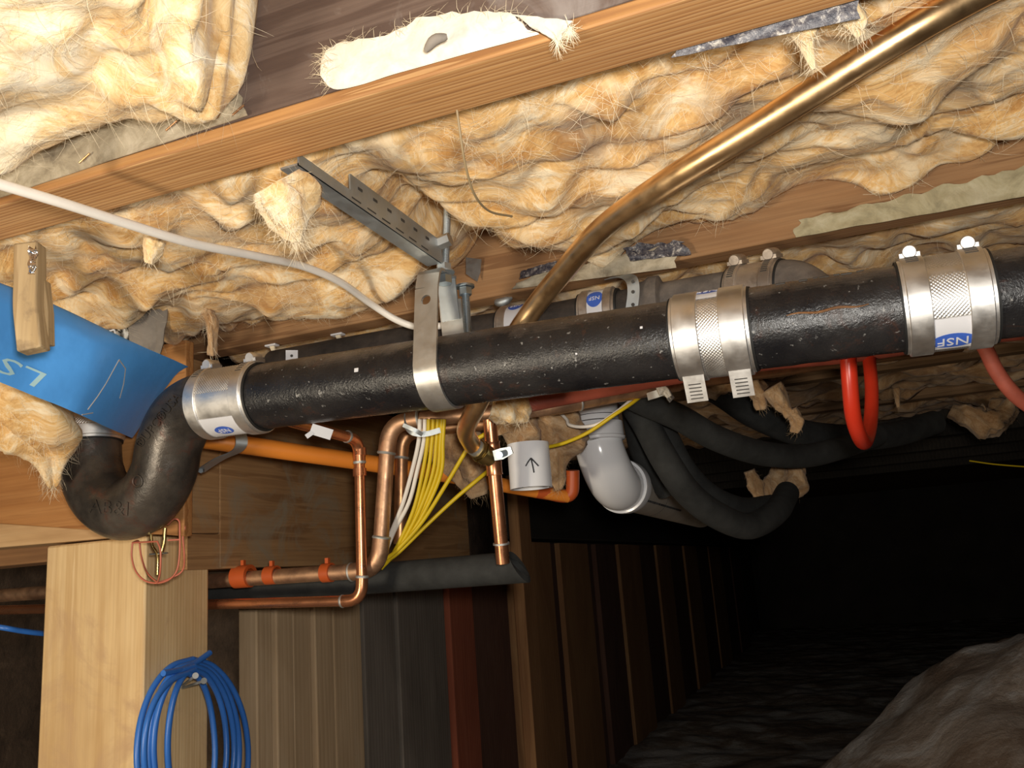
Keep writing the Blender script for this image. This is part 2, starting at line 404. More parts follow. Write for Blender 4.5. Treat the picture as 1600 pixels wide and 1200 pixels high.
mb = MB(); mb.box(3.1, 3.2, -1.2, 9.9, -.9, .6); build(mb, 'wall_right', 'concrete_dark', kind='structure')

# wall of upright boards on the left
wl = thing('wall_left', None, None, (-1.05, 4, -.76), kind='structure')
PX = [400, 427, 457, 490, 520, 552, 572, 622, 698, 738, 804, 864, 884, 930, 948, 980, 1014, 1040, 1062, 1085, 1105, 1124, 1142, 1158, 1172]
PM = ['tan', 'tan', 'tan', 'tan', 'tan', 'tan', 'grey', 'grey', 'red', 'maroon', 'orange', 'maroon', 'orange', 'maroon', 'maroon', 'orange', 'maroon', 'orange', 'maroon', 'orange', 'maroon', 'orange', 'maroon', 'maroon']
POFF = [0, .006, -.003, .004, .0, -.008, -.004, .0, .012, -.012, .02, -.01, .004, -.03, -.012, .0, -.01, .0, -.012, .0, -.008, .0, -.01, 0]
for i in range(len(PX)-1):
    y0 = at(PX[i], 1000, X=-1.0).y; y1 = at(PX[i+1], 1000, X=-1.0).y; g = .003+.001*(i % 3)
    top = .035 if i < 10 else .1
    lean = .004*rnd.uniform(-1, 1); x1 = -1.0+POFF[i]
    mb = MB(); mb.hexa([(x1-.04, y0+g, -.80), (x1, y0+g, -.80), (x1, y1-g, -.80), (x1-.04, y1-g, -.80), (x1-.04, y0+g+lean, top), (x1, y0+g+lean, top), (x1, y1-g+lean, top), (x1-.04, y1-g+lean, top)])
    build(mb, 'plank', 'wood_plank_'+PM[i], wl, bevel=.003)
mb = MB(); mb.box(-1.14, -1.09, 1.70, 9.9, -.80, .58); build(mb, 'wall_outer', 'earth', kind='structure')
mb = MB(); mb.box(-3.0, -1.14, 1.68, 1.74, -.80, .58); build(mb, 'wall_outer', 'earth', kind='structure')

# ------------------------------------------------------------------ wooden frame
def wbox(name, mat, label, cat, dims, bevel=.003, group=None):
    mb = MB(); mb.box(*dims); return build(mb, name, mat, bevel=bevel, label=label, cat=cat, group=group)
nj = thing('floor_joist', 'near wooden floor joist with orange grained underside crossing the top of the picture', 'joist', (-.3, .57, JB), 'floor joists')
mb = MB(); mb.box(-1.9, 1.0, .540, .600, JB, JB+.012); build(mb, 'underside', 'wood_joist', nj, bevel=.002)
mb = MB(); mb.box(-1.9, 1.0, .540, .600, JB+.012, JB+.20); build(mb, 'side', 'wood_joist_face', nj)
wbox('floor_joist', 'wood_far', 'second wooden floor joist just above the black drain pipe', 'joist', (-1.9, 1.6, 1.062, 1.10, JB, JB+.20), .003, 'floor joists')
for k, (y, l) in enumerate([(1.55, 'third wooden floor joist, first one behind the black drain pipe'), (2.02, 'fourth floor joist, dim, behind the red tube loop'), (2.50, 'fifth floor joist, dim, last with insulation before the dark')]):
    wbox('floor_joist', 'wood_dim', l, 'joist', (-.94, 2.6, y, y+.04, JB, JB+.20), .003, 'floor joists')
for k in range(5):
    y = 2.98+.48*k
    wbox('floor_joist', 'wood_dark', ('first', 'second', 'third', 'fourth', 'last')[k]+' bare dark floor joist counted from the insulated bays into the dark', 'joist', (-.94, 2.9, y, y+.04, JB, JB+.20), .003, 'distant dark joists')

# post with its bearing members
PZ = at(150, 845, Y=1.0).z
mb = MB(); mb.hexa([(-1.172, 1.0, -.78), (-.974, 1.0, -.78), (-.974, 1.137, -.78), (-1.172, 1.137, -.78), (-1.172, 1.0, PZ), (-.974, 1.0, PZ), (-.974, 1.137, PZ), (-1.172, 1.137, PZ)])
build(mb, 'wooden_post', 'wood_post', bevel=.004, label='thick pale wooden post with blue cable hung on its side', cat='post')
a, b = at(-120, 810, Y=.982), at(287, 838, Y=.982)
c, d = at(-120, 560, Y=.982), at(287, 560, Y=.982)
mb = MB(); o = Vector((0, .018, 0)); mb.hexa([a, b, b+o, a+o, (a.x, a.y, .378), (b.x, b.y, .378), (b.x, b.y+.018, .378), (a.x, a.y+.018, .378)])
build(mb, 'header_board', 'wood_header', bevel=.002, label='orange-brown header board behind the pipe trap on top of the post', cat='board')
mb = MB(); a2 = Vector((a.x, 1.001, PZ+.008)); b2 = Vector((-.976, 1.001, PZ+.001)); u = Vector((0, .055, 0))
mb.hexa([a2, b2, b2+u, a2+u, (a2.x, 1.001, .25), (b2.x, 1.001, .25), (b2.x, 1.056, .25), (a2.x, 1.056, .25)])
build(mb, 'header_beam', 'wood_header_back', bevel=.002, label='pale beam lying on the post behind the orange-brown header board', cat='beam')
mb = MB(); mb.box(a.x, -1.175, 1.06, 1.13, PZ-.020, .25)
build(mb, 'header_beam', 'wood_far', bevel=.002, label='brown rear beam above the gap left of the post', cat='beam')
GZ = .043
mb = MB(); mb.box(-1.08, -.955, 1.066, 1.14, PZ+.002, JB-.002); mb2 = MB(); mb2.box(-.972, -.955, 1.066, 1.139, GZ, PZ+.002)
g1 = thing('girder', 'brown girder beam on the side of the post behind the orange pipe', 'beam', (-1.0, 1.6, GZ))
mb = MB(); mb.box(-1.08, -.955, 1.139, 2.12, GZ, JB-.001); build(mb, 'beam', 'wood_girder', g1, bevel=.003)
build(mb2, 'tongue', 'wood_girder', g1)
mb = MB(); mb.box(-1.08, -.955, 1.062, 1.1385, PZ+.003, JB-.001); build(mb, 'beam_end', 'wood_girder', g1, bevel=.002)
wbox('girder', 'wood_dark', 'blackened girder above the far boards right of the brown stud', 'beam', (-1.08, -.97, 2.56, 9.8, .11, JB-.001))
wbox('stud', 'wood_plank_orange', 'brown upright stud standing proud of the board wall below the white stub', 'stud', (-.975, -.94, 2.46, 2.56, -.78, .30))

# ------------------------------------------------------------------ insulation
def strands(mb, P, N, count, length, width, rs, flow=None, lift=.35):
    idx = rs.randint(0, len(P), count)
    for i in idx:
        p = Vector(P[i]); nn = Vector(N[i])
        t = Vector(rs.normal(size=3)) if flow is None else Vector(flow)+Vector(rs.normal(size=3))*.6
        t = (t-nn*t.dot(nn)); 
        if t.length < 1e-4: continue
        t.normalize(); L = length*rs.uniform(.4, 1.6); up = nn*L*lift*rs.uniform(.1, 1.0); sd = nn.cross(t)
        cv = sd*L*rs.uniform(-.5, .5)
        a = p; b = p+t*L*.4+up*.8+cv*.25; c = p+t*L*.8+up+cv*.8; e = p+t*L+up*rs.uniform(.3, 1.3)+cv*1.2
        wv = sd*width*.5; q = []
        for k, pt in enumerate((a, b, c, e)):
            f = (1, 1, .8, .3)[k]; q += [pt-wv*f, pt+wv*f]
        mb.add(q, [(0, 1, 3, 2), (2, 3, 5, 4), (4, 5, 7, 6)])
def batt(label, x0, x1, y0, y1, zf, mat, step=.005, seed=1, nstr=2500, smat='fiber_strand', amp=1.0, sl=.02):
    nx = int((x1-x0)/step); ny = int((y1-y0)/step)
    X, Y = np.meshgrid(np.linspace(x0, x1, nx), np.linspace(y0, y1, ny))
    wx = X+.035*fbm(X*6, Y*6, seed+40, 3); wy = Y+.035*fbm(X*6, Y*6, seed+50, 3)
    so = lambda q, e: np.sqrt(q*q+e*e)-e
    b1 = so(perlin(wx*6, wy*9, seed), .16); b2 = so(perlin(wx*13, wy*18, seed+5), .22); b3 = fbm(wx*14, wy*44, seed+9, 4); b4 = fbm(wx*40, wy*46, seed+15, 2)
    Z = zf(X, Y)-amp*(.085*b1+.045*b2+.0055*b3+.0028*b4)+.010
    Z = np.minimum(Z, JB+.187)
    XX = X+.010*perlin(X*22, Y*22, seed+71)*amp; YY = Y+.010*perlin(X*22, Y*22, seed+72)*amp
    edge = np.minimum(sm(y0, y0+.02, Y), sm(-y1, -y1+.02, -Y)); YY = Y+(YY-Y)*edge
    V = np.stack([XX, YY, Z], -1).reshape(-1, 3)
    mb = MB(); mb.grid(V.tolist(), nx, ny)
    # close it upwards so that the batt has its thickness
    top = JB+.19; rim = list(range(nx))+[j*nx+nx-1 for j in range(1, ny)]+[(ny-1)*nx+i for i in range(nx-2, -1, -1)]+[j*nx for j in range(ny-2, 0, -1)]
    n0 = len(mb.v); mb.v += [(mb.v[i][0], mb.v[i][1], max(top, mb.v[i][2]+.001)) for i in rim]; m = len(rim)
    mb.f += [(rim[k], rim[(k+1) % m], n0+(k+1) % m, n0+k) for k in range(m)]; mb.f.append(tuple(n0+k for k in range(m)))
    r = thing('insulation_batt', label, 'insulation', ((x0+x1)/2, (y0+y1)/2, float(Z.min())), 'fibreglass batts between the joists')
    build(mb, 'wool', mat, r, ang=180)
    # normals (downwards)
    dzx = np.gradient(Z, axis=1)/step; dzy = np.gradient(Z, axis=0)/step
    Nn = np.stack([dzx, dzy, -np.ones_like(Z)], -1).reshape(-1, 3); Nn /= np.linalg.norm(Nn, axis=1)[:, None]
    if nstr:
        sb = MB(); strands(sb, V, Nn, nstr*4, sl*1.2, .00028, np.random.RandomState(seed), None, .12)
        build(sb, 'loose_fibres', smat, r, kind='stuff')
    return r
# bay nearest the camera, ends in a ragged edge on the right
def z0(X, Y):
    lim = -.43+.30*(0.54-Y)+.05*perlin(Y*18, X*9, 4)+.02*perlin(Y*60, X*40, 5)
    z = JB+.030-.018*sm(.1, .5, Y)+.05*sm(.50, .54, Y)
    return z+.20*sm(-.02, .035, X-lim)
batt('pale fibreglass wool in the nearest bay, upper left corner above the near joist', -1.3, -.24, -.05, .537, z0, 'fiberglass_pale', .0045, 3, 4500, sl=.022)
def z2(X, Y):
    z = JB+.035-.02*sm(.60, .70, Y)*(1-sm(.2, .7, X))
    z = z+.045*np.exp(-((X+.42)/.18)**2)*sm(.93, 1.05, Y)             # pulled off the far joist near the hanger
    z = z+(.030*np.exp(-((X+.41)/.035)**2)*sm(.64, .69, Y)+.055*np.exp(-((X+.405)/.05)**2-((Y-.905)/.05)**2))+.014*np.exp(-((X+.42)/.04)**2)
    z = z+.036*sm(-.3, .1, X)+.012*sm(.95, 1.06, Y)
    z = z-.014*np.exp(-((X+.62)/.16)**2)*sm(.70, .95, Y)*(1-sm(.98, 1.06, Y))   # sagging left of the hanger
    return z
batt('golden fibreglass wool in the wide bay above the black drain pipe', -1.7, 1.0, .603, 1.060, z2, 'fiberglass', .0045, 11, 7000)
zc = lambda X, Y: JB+.022+0*X
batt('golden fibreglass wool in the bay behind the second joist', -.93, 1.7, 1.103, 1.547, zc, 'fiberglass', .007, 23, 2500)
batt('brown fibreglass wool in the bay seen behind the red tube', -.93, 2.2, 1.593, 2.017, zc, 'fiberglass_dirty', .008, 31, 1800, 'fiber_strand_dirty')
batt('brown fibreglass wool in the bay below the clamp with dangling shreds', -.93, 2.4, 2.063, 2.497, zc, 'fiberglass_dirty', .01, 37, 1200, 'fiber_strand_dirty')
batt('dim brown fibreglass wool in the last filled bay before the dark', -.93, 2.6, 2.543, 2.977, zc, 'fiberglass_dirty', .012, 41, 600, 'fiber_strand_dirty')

def tuft(label, pts, rad, mat, seed, nstr=350, smat='fiber_strand', parent=None, flat=1.0, name='insulation_tuft', sl=.02):
    P = cr(pts, 12); rs = np.random.RandomState(seed); n = 30
    rr = [float(np.interp(i/(len(P)-1), np.linspace(0, 1, len(rad)), rad)) for i in range(len(P))]
    mb = MB(); mb.tube(P, rr, n)
    V = np.array([tuple(v) for v in mb.v]); C = np.repeat(np.array([tuple(p) for p in P]), n, 0)
    D = V-C; ang_ = np.tile(np.arange(n)/n*6.283, len(P)); tt = np.repeat(np.arange(len(P))/len(P), n)
    s = .95+.55*fbm(V[:, 0]*30+seed, V[:, 2]*24+V[:, 1]*19, seed, 4)+.38*np.maximum(0, tt-.15)*np.cos(ang_*3+seed+tt*3)+.30*perlin(np.cos(ang_)*2.6+seed, np.sin(ang_)*2.6+tt*5, seed+3)
    V2 = C+D*s[:, None]
    # flatten along the view
    f = np.array(FW); V2 = V2-np.outer((V2-C)@f*(1-flat), f)
    mb.v = [tuple(v) for v in V2]
    N = D/np.maximum(np.linalg.norm(D, axis=1), 1e-6)[:, None]
    if parent is None: r = thing(name, label, 'insulation', Vector(V2.mean(0)) if False else Vector((*V2.mean(0)[:2], V2[:, 2].min())), 'loose tufts of fibreglass')
    else: r = parent
    build(mb, 'wool', mat, r, ang=180)
    sb = MB(); strands(sb, V2, N, nstr, sl*.8, .0003, rs, (0, 0, -1.2), .22); build(sb, 'loose_fibres', smat, r, kind='stuff')
    return r
tuft('white wispy tuft of wool hanging under the near joist beside the steel angle', [at(430, 285, .76), at(445, 310, .765), at(455, 345, .77), at(466, 378, .775)], [.022, .028, .02, .004], 'fiberglass_pale', 5, 500)
tuft('golden lump of wool below the blue sleeve hanging against the header board', [at(-60, 585, 1.10), at(10, 625, 1.12), at(60, 665, 1.14), at(80, 705, 1.16), at(82, 762, 1.17)], [.05, .055, .042, .028, .004], 'fiberglass', 8, 800)
tuft('thin grey-brown wisp drooping over the second joist left of the pipe coupling', [at(318, 480, 1.20), at(330, 505, 1.21), at(332, 555, 1.22)], [.012, .010, .006], 'fiberglass_dirty', 9, 80)
tuft('small wisp under the near joist above the white cable', [at(243, 375, .86), at(238, 395, .86), at(233, 412, .86)], [.010, .008, .003], 'fiberglass_pale', 10, 80, sl=.01)
tuft('white shreds hanging from the black foil at the near joist', [at(1240, 20, .655), at(1258, 42, .655), at(1262, 70, .66), at(1272, 108, .66)], [.012, .012, .005, .0012], 'fiberglass_pale', 12, 220, sl=.014)
tuft('pale shreds at the right end of the black foil', [at(1320, 10, .645), at(1335, 30, .645), at(1345, 55, .65)], [.010, .010, .003], 'fiberglass_pale', 13, 220, sl=.014)
tuft('brown torn wool behind the brass valve and yellow cables', [at(690, 660, 1.45), at(715, 700, 1.45), at(735, 740, 1.46), at(748, 775, 1.46)], [.035, .045, .035, .012], 'fiberglass_dirty', 14, 350, 'fiber_strand_dirty')
tuft('brown torn wool above the white stub with the arrow', [at(806, 645, 1.44), at(818, 672, 1.44), at(812, 695, 1.44), at(805, 715, 1.43)], [.035, .036, .02, .008], 'fiberglass_dirty', 15, 350, 'fiber_strand_dirty')
tuft('brown torn wool between the white stub and the white elbow', [at(866, 645, 1.46), at(872, 680, 1.46), at(868, 715, 1.46), at(872, 765, 1.46)], [.04, .045, .026, .005], 'fiberglass_dirty', 16, 400, 'fiber_strand_dirty')
tuft('tan flap of wool on the copper tubes beside the clevis', [at(770, 632, 1.22), at(800, 640, 1.22), at(822, 655, 1.23)], [.02, .024, .012], 'fiberglass', 17, 160)
for sd, pts, rad, l in [(18, [(1168, 598, 1.62), (1185, 612, 1.62), (1190, 640, 1.62)], [.02, .018, .008], 'tan shred dangling in front of the black hose, leftmost of three'),
                        (19, [(1205, 605, 1.6), (1222, 630, 1.6), (1236, 648, 1.6)], [.018, .016, .012], 'tan shred dangling in front of the black hose, middle of three'),
                        (20, [(1236, 640, 1.6), (1244, 655, 1.6), (1240, 676, 1.6)], [.012, .016, .008], 'tan shred dangling in front of the black hose, rightmost of three'),
                        (21, [(1172, 735, 1.9), (1180, 755, 1.9), (1186, 782, 1.9)], [.014, .018, .010], 'reddish shred above the lowest hose bend'),
                        (22, [(1216, 730, 1.9), (1210, 760, 1.9), (1206, 790, 1.9)], [.02, .022, .012], 'brown shred above the lowest hose bend, middle one'),
                        (23, [(1242, 732, 1.9), (1244, 755, 1.9), (1238, 775, 1.9)], [.018, .022, .012], 'tan shred above the lowest hose bend, rightmost'),
                        (24, [(1160, 590, 1.7), (1110, 605, 1.7), (1080, 612, 1.7)], [.02, .022, .015], 'tan ragged wool under the two clamp tails'),
                        (25, [(1400, 606, 2.0), (1402, 622, 2.0), (1404, 636, 2.0)], [.008, .006, .003], 'tiny wisp hanging right of the red loop')]:
    tuft(l, ats(pts), rad, 'fiberglass_dirty', sd, 120, 'fiber_strand_dirty', sl=.014)

# ------------------------------------------------------------------ paper and foil scraps
def sheet(name, mat, label, corners, n=(24, 6), rag=.004, thick=.0012, seed=1, wob=.004, cat='paper', parent=None, ragt=True):
    a, b, c, d = [Vector(p) for p in corners]; nx, ny = n; V = []
    nr = (b-a).cross(d-a).normalized(); rs = np.random.RandomState(seed)
    for j in range(ny):
        for i in range(nx):
            u, v = i/(nx-1), j/(ny-1); p = (a*(1-u)+b*u)*(1-v)+(d*(1-u)+c*u)*v
            e = (d-a).normalized()
            if j == ny-1 and ragt: p = p+e*float(perlin(u*nx*.31, seed*1.7, seed))*rag*2
            if i in (0, nx-1): p = p+(b-a).normalized()*float(perlin(v*3.3, seed*2.1+i, seed+1))*rag*2
            p = p+nr*float(perlin(u*6+seed, v*2, seed+2))*wob; V.append(p)
    V2 = [p+nr*thick for p in V]; mb = MB(); mb.grid(V, nx, ny); mb.grid(V2, nx, ny); N = nx*ny
    rim = list(range(nx))+[j*nx+nx-1 for j in range(1, ny)]+[(ny-1)*nx+i for i in range(nx-2, -1, -1)]+[j*nx for j in range(ny-2, 0, -1)]
    mb.f += [(rim[k], rim[(k+1) % len(rim)], N+rim[(k+1) % len(rim)], N+rim[k]) for k in range(len(rim))]
    return build(mb, name, mat, parent, ang=60, label=label if parent is None else None, cat=cat if parent is None else None)
fy = .5370
s1 = sheet('paper_flange', 'kraft_paper', 'grey-tan kraft paper flange stapled to the near joist at upper left', [at(-80, 335, Y=fy), at(388, 180, Y=fy), at(362, 122, Y=fy), at(-80, 285, Y=fy)], (50, 8), .004, .0012, 2, .004)
for px, py in [(268, 196), (132, 247), (372, 172)]:
    p = at(px, py, Y=fy-.004); mb = MB(); mb.tube([p+Vector((-.006, 0, -.003)), p+Vector((.006, 0, .003))], .0009, 8); build(mb, 'staple', 'copper_brown', s1)
fy = .5365
pts_t = [(502, 92), (520, 70), (560, 62), (610, 52), (660, 28), (730, 18), (790, 20), (826, 45)]
pts_b = [(500, 118), (520, 138), (560, 132), (610, 116), (660, 102), (730, 82), (790, 66), (842, 52)]
V = []; ny = 8
for j in range(ny):
    for (p, q) in zip(cr([(*p, 0) for p in pts_t], 6), cr([(*p, 0) for p in pts_b], 6)):
        t = j/(ny-1); x = p.x*(1-t)+q.x*t; y = p.y*(1-t)+q.y*t
        jit = (9*float(perlin(x*.07, .5, 6))+5*float(perlin(x*.21, .5, 7)))*(1-t)
        V.append(at(x, y+jit, Y=fy-.0015-.006*math.sin(math.pi*t)*abs(float(perlin(x*.03, t*2, 3)))))
nx = len(V)//ny; mb = MB(); mb.grid(V, nx, ny); mb.grid([v+Vector((0, .0012, 0)) for v in V], nx, ny)
wp = build(mb, 'paper_scrap', 'white_paper', ang=60, label='long torn white paper scrap stuck on the near joist face', cat='paper')
p = at(682, 68, Y=fy-.016); mb = MB(); mb.tube(cr([p+Vector((-.009, 0, -.003)), p+Vector((0, -.003, .001)), p+Vector((.009, 0, .003))], 4), [.002, .003, .0035, .004, .004, .004, .0035, .003, .002], 10); build(mb, 'dirt_clot', 'grey_web', wp)
sb = MB(); vv = np.array([tuple(v) for v in V[:nx]]+[tuple(V[j*nx+i]) for j in range(ny) for i in range(6)]); strands(sb, vv, np.tile([0, -1., .3], (len(vv), 1)), 260, .009, .0003, np.random.RandomState(3), None, .15); build(sb, 'paper_fibres', 'fiber_strand', wp, kind='stuff')
fp = sheet('paper_flap', 'white_paper', 'small grey-white paper flap with a frayed tip folded under the near joist', [at(800, 22, Y=.533), at(892, 32, Y=.533), at(872, 66, Y=.532), at(838, 46, Y=.532)], (10, 6), .002, .001, 5, .002)
sb = MB(); vv = np.array([tuple(at(872+4*math.cos(i), 62+5*math.sin(i*1.7), Y=.531)) for i in range(30)]+[tuple(at(890, 40+i*.3, Y=.532)) for i in range(30)]); strands(sb, vv, np.tile([0.2, -.6, -.8], (60, 1)), 120, .008, .0003, np.random.RandomState(4), (0, 0, -1.), .2); build(sb, 'frayed_fibres', 'fiber_strand', fp, kind='stuff')
sheet('foil_scrap', 'black_foil', 'black speckled foil facing scrap along the far edge of the near joist', [at(1052, 90, Y=.604), at(1342, 30, Y=.612), at(1342, -6, Y=.606), at(1060, 70, Y=.602)], (40, 6), .002, .001, 6, .002)
sheet('paper_flange', 'kraft_olive', 'olive kraft paper flange along the second joist at right', [at(1240, 372, Y=1.059), at(1640, 300, Y=1.059), at(1640, 252, Y=1.059), at(1250, 345, Y=1.059)], (40, 8), .006, .0012, 7, .005)
sheet('paper_flange', 'kraft_paper', 'torn brown paper hanging from the second joist behind the thick copper tube', [at(800, 452, Y=1.055), at(1060, 418, Y=1.055), at(1050, 380, Y=1.05), at(830, 428, Y=1.05)], (40, 8), .008, .0012, 8, .010)
sheet('foil_scrap', 'black_foil', 'dark crumpled foil scrap at the second joist right of the thick copper tube', [at(985, 408, Y=1.045), at(1080, 398, Y=1.05), at(1065, 375, Y=1.05), at(975, 388, Y=1.045)], (16, 6), .005, .001, 9, .008)
sheet('foil_scrap', 'black_foil', 'thin dark curled paper edge left of the thick copper tube', [at(812, 436, Y=1.04), at(872, 420, Y=1.04), at(870, 408, Y=1.045), at(815, 424, Y=1.045)], (16, 4), .002, .001, 10, .004)

# ------------------------------------------------------------------ main black drain pipe
R3 = .0425
PY = .905
def ax(X): return Vector((X, PY, .249-.026*(X+.68)))
AD = (ax(1)-ax(0)).normalized()
def xp(px, py): return at(px, py, Y=PY-.03).x
XA0, XA1 = xp(298, 630), xp(388, 615)
XB0, XB1 = xp(1049, 520), xp(1170, 500)
XC0, XC1 = xp(1412, 480), xp(1556, 465)
def pipe_mesh(p, q, R, n=64, m=None, wob=.0006, seed=1):
    L = (q-p).length; m = m or max(4, int(L/.008)); mb = MB(); mb.tube([p+(q-p)*(i/m) for i in range(m+1)], R, n)
    V = np.array([tuple(v) for v in mb.v]); k = np.arange(len(V)); th = (k % n)/n*6.283; s = (k//n)/m*L
    dr = wob*(fbm(s*60+seed, np.cos(th)*2+np.sin(th)*1.3, seed, 3)); C = np.repeat(np.array([tuple(p+(q-p)*(i/m)) for i in range(m+1)]), n, 0)
    V = V+(V-C)*(dr/R)[:, None]; mb.v = [tuple(v) for v in V]; return mb
cm = .5*(XA0+XA1)
p1 = build(pipe_mesh(ax(cm+.002), ax(.5*(XB0+XB1)-.002), R3), 'drain_pipe', 'cast_iron', ang=80, label='long straight black cast iron pipe section held by the steel clevis', cat='pipe')
mb = MB()
for px, py in [(565, 582), (1002, 500), (905, 528), (780, 560), (1000, 548)]:
    pass
p = at(565, 582, Y=PY-.035); e1, e2 = frame(AD)
def oncyl(R, X, th):   # point and normal on a pipe of the main run, th degrees, 0 = towards the viewer, 90 = up
    e1, e2 = frame(AD); d = e1*math.cos(math.radians(th))+e2*math.sin(math.radians(th)); return ax(X)+d*R, d
for (X, th, s) in [(xp(565, 582), 8, .0028), (xp(1004, 500), 10, .0015), (xp(905, 550), -15, .0012)]:
    q, nr = oncyl(R3, X, th); mb = MB(); mb.obox(q, AD, nr.cross(AD), nr, s, s*.9, .0006); build(mb, 'paint_fleck', 'white_sticker', p1, bevel=.0004)
p3 = build(pipe_mesh(ax(.5*(XC0+XC1)+.002), ax(.75), R3, seed=5), 'drain_pipe', 'cast_iron', ang=80, label='black cast iron pipe section leaving the picture at the right edge', cat='pipe')
# wye fitting: main barrel and a branch turning back to the left
wy = thing('wye_fitting', 'black cast iron wye fitting between the two right couplings', 'pipe fitting', ax(.5*(XB1+XC0))-Vector((0, 0, R3)))
build(pipe_mesh(ax(.5*(XB0+XB1)+.002), ax(.5*(XC0+XC1)-.002), R3+.0006, seed=9, wob=.0011), 'barrel', 'cast_iron', wy, ang=80)
br = [ax(.055)+Vector((0, .012, .004)), ax(.01)+Vector((0, .05, .020)), at(1240, 449, Y=.995), at(1185, 455, Y=1.012)]
mb = MB(); mb.tube(cr(br, 8), .031, 40); build(mb, 'branch', 'cast_iron_dusty', wy, ang=80)
mb = MB()
for i, (px, ln) in enumerate([(1252, .007), (1272, .004), (1286, .008), (1306, .005), (1322, .009), (1345, .006), (1215, .008)]):
    q, nr = oncyl(R3, xp(px, 432), 62+3*(i % 2)); mb.obox(q, AD, nr.cross(AD), nr, ln*.6, .0016, .0014)
build(mb, 'casting_marks', 'slot_dark', wy, bevel=.0005)
mb = MB(); cp = []
for i in range(15):
    X = xp(1230+i*9, 495-i*1.6); q, nr = oncyl(R3, X, -3+1.5*math.sin(i*.9)); cp.append(q+nr*.0004)
mb.tube(cp, [.0006+.0009*math.sin(math.pi*i/14) for i in range(15)], 8); build(mb, 'rust_seam', 'copper_brown', wy)

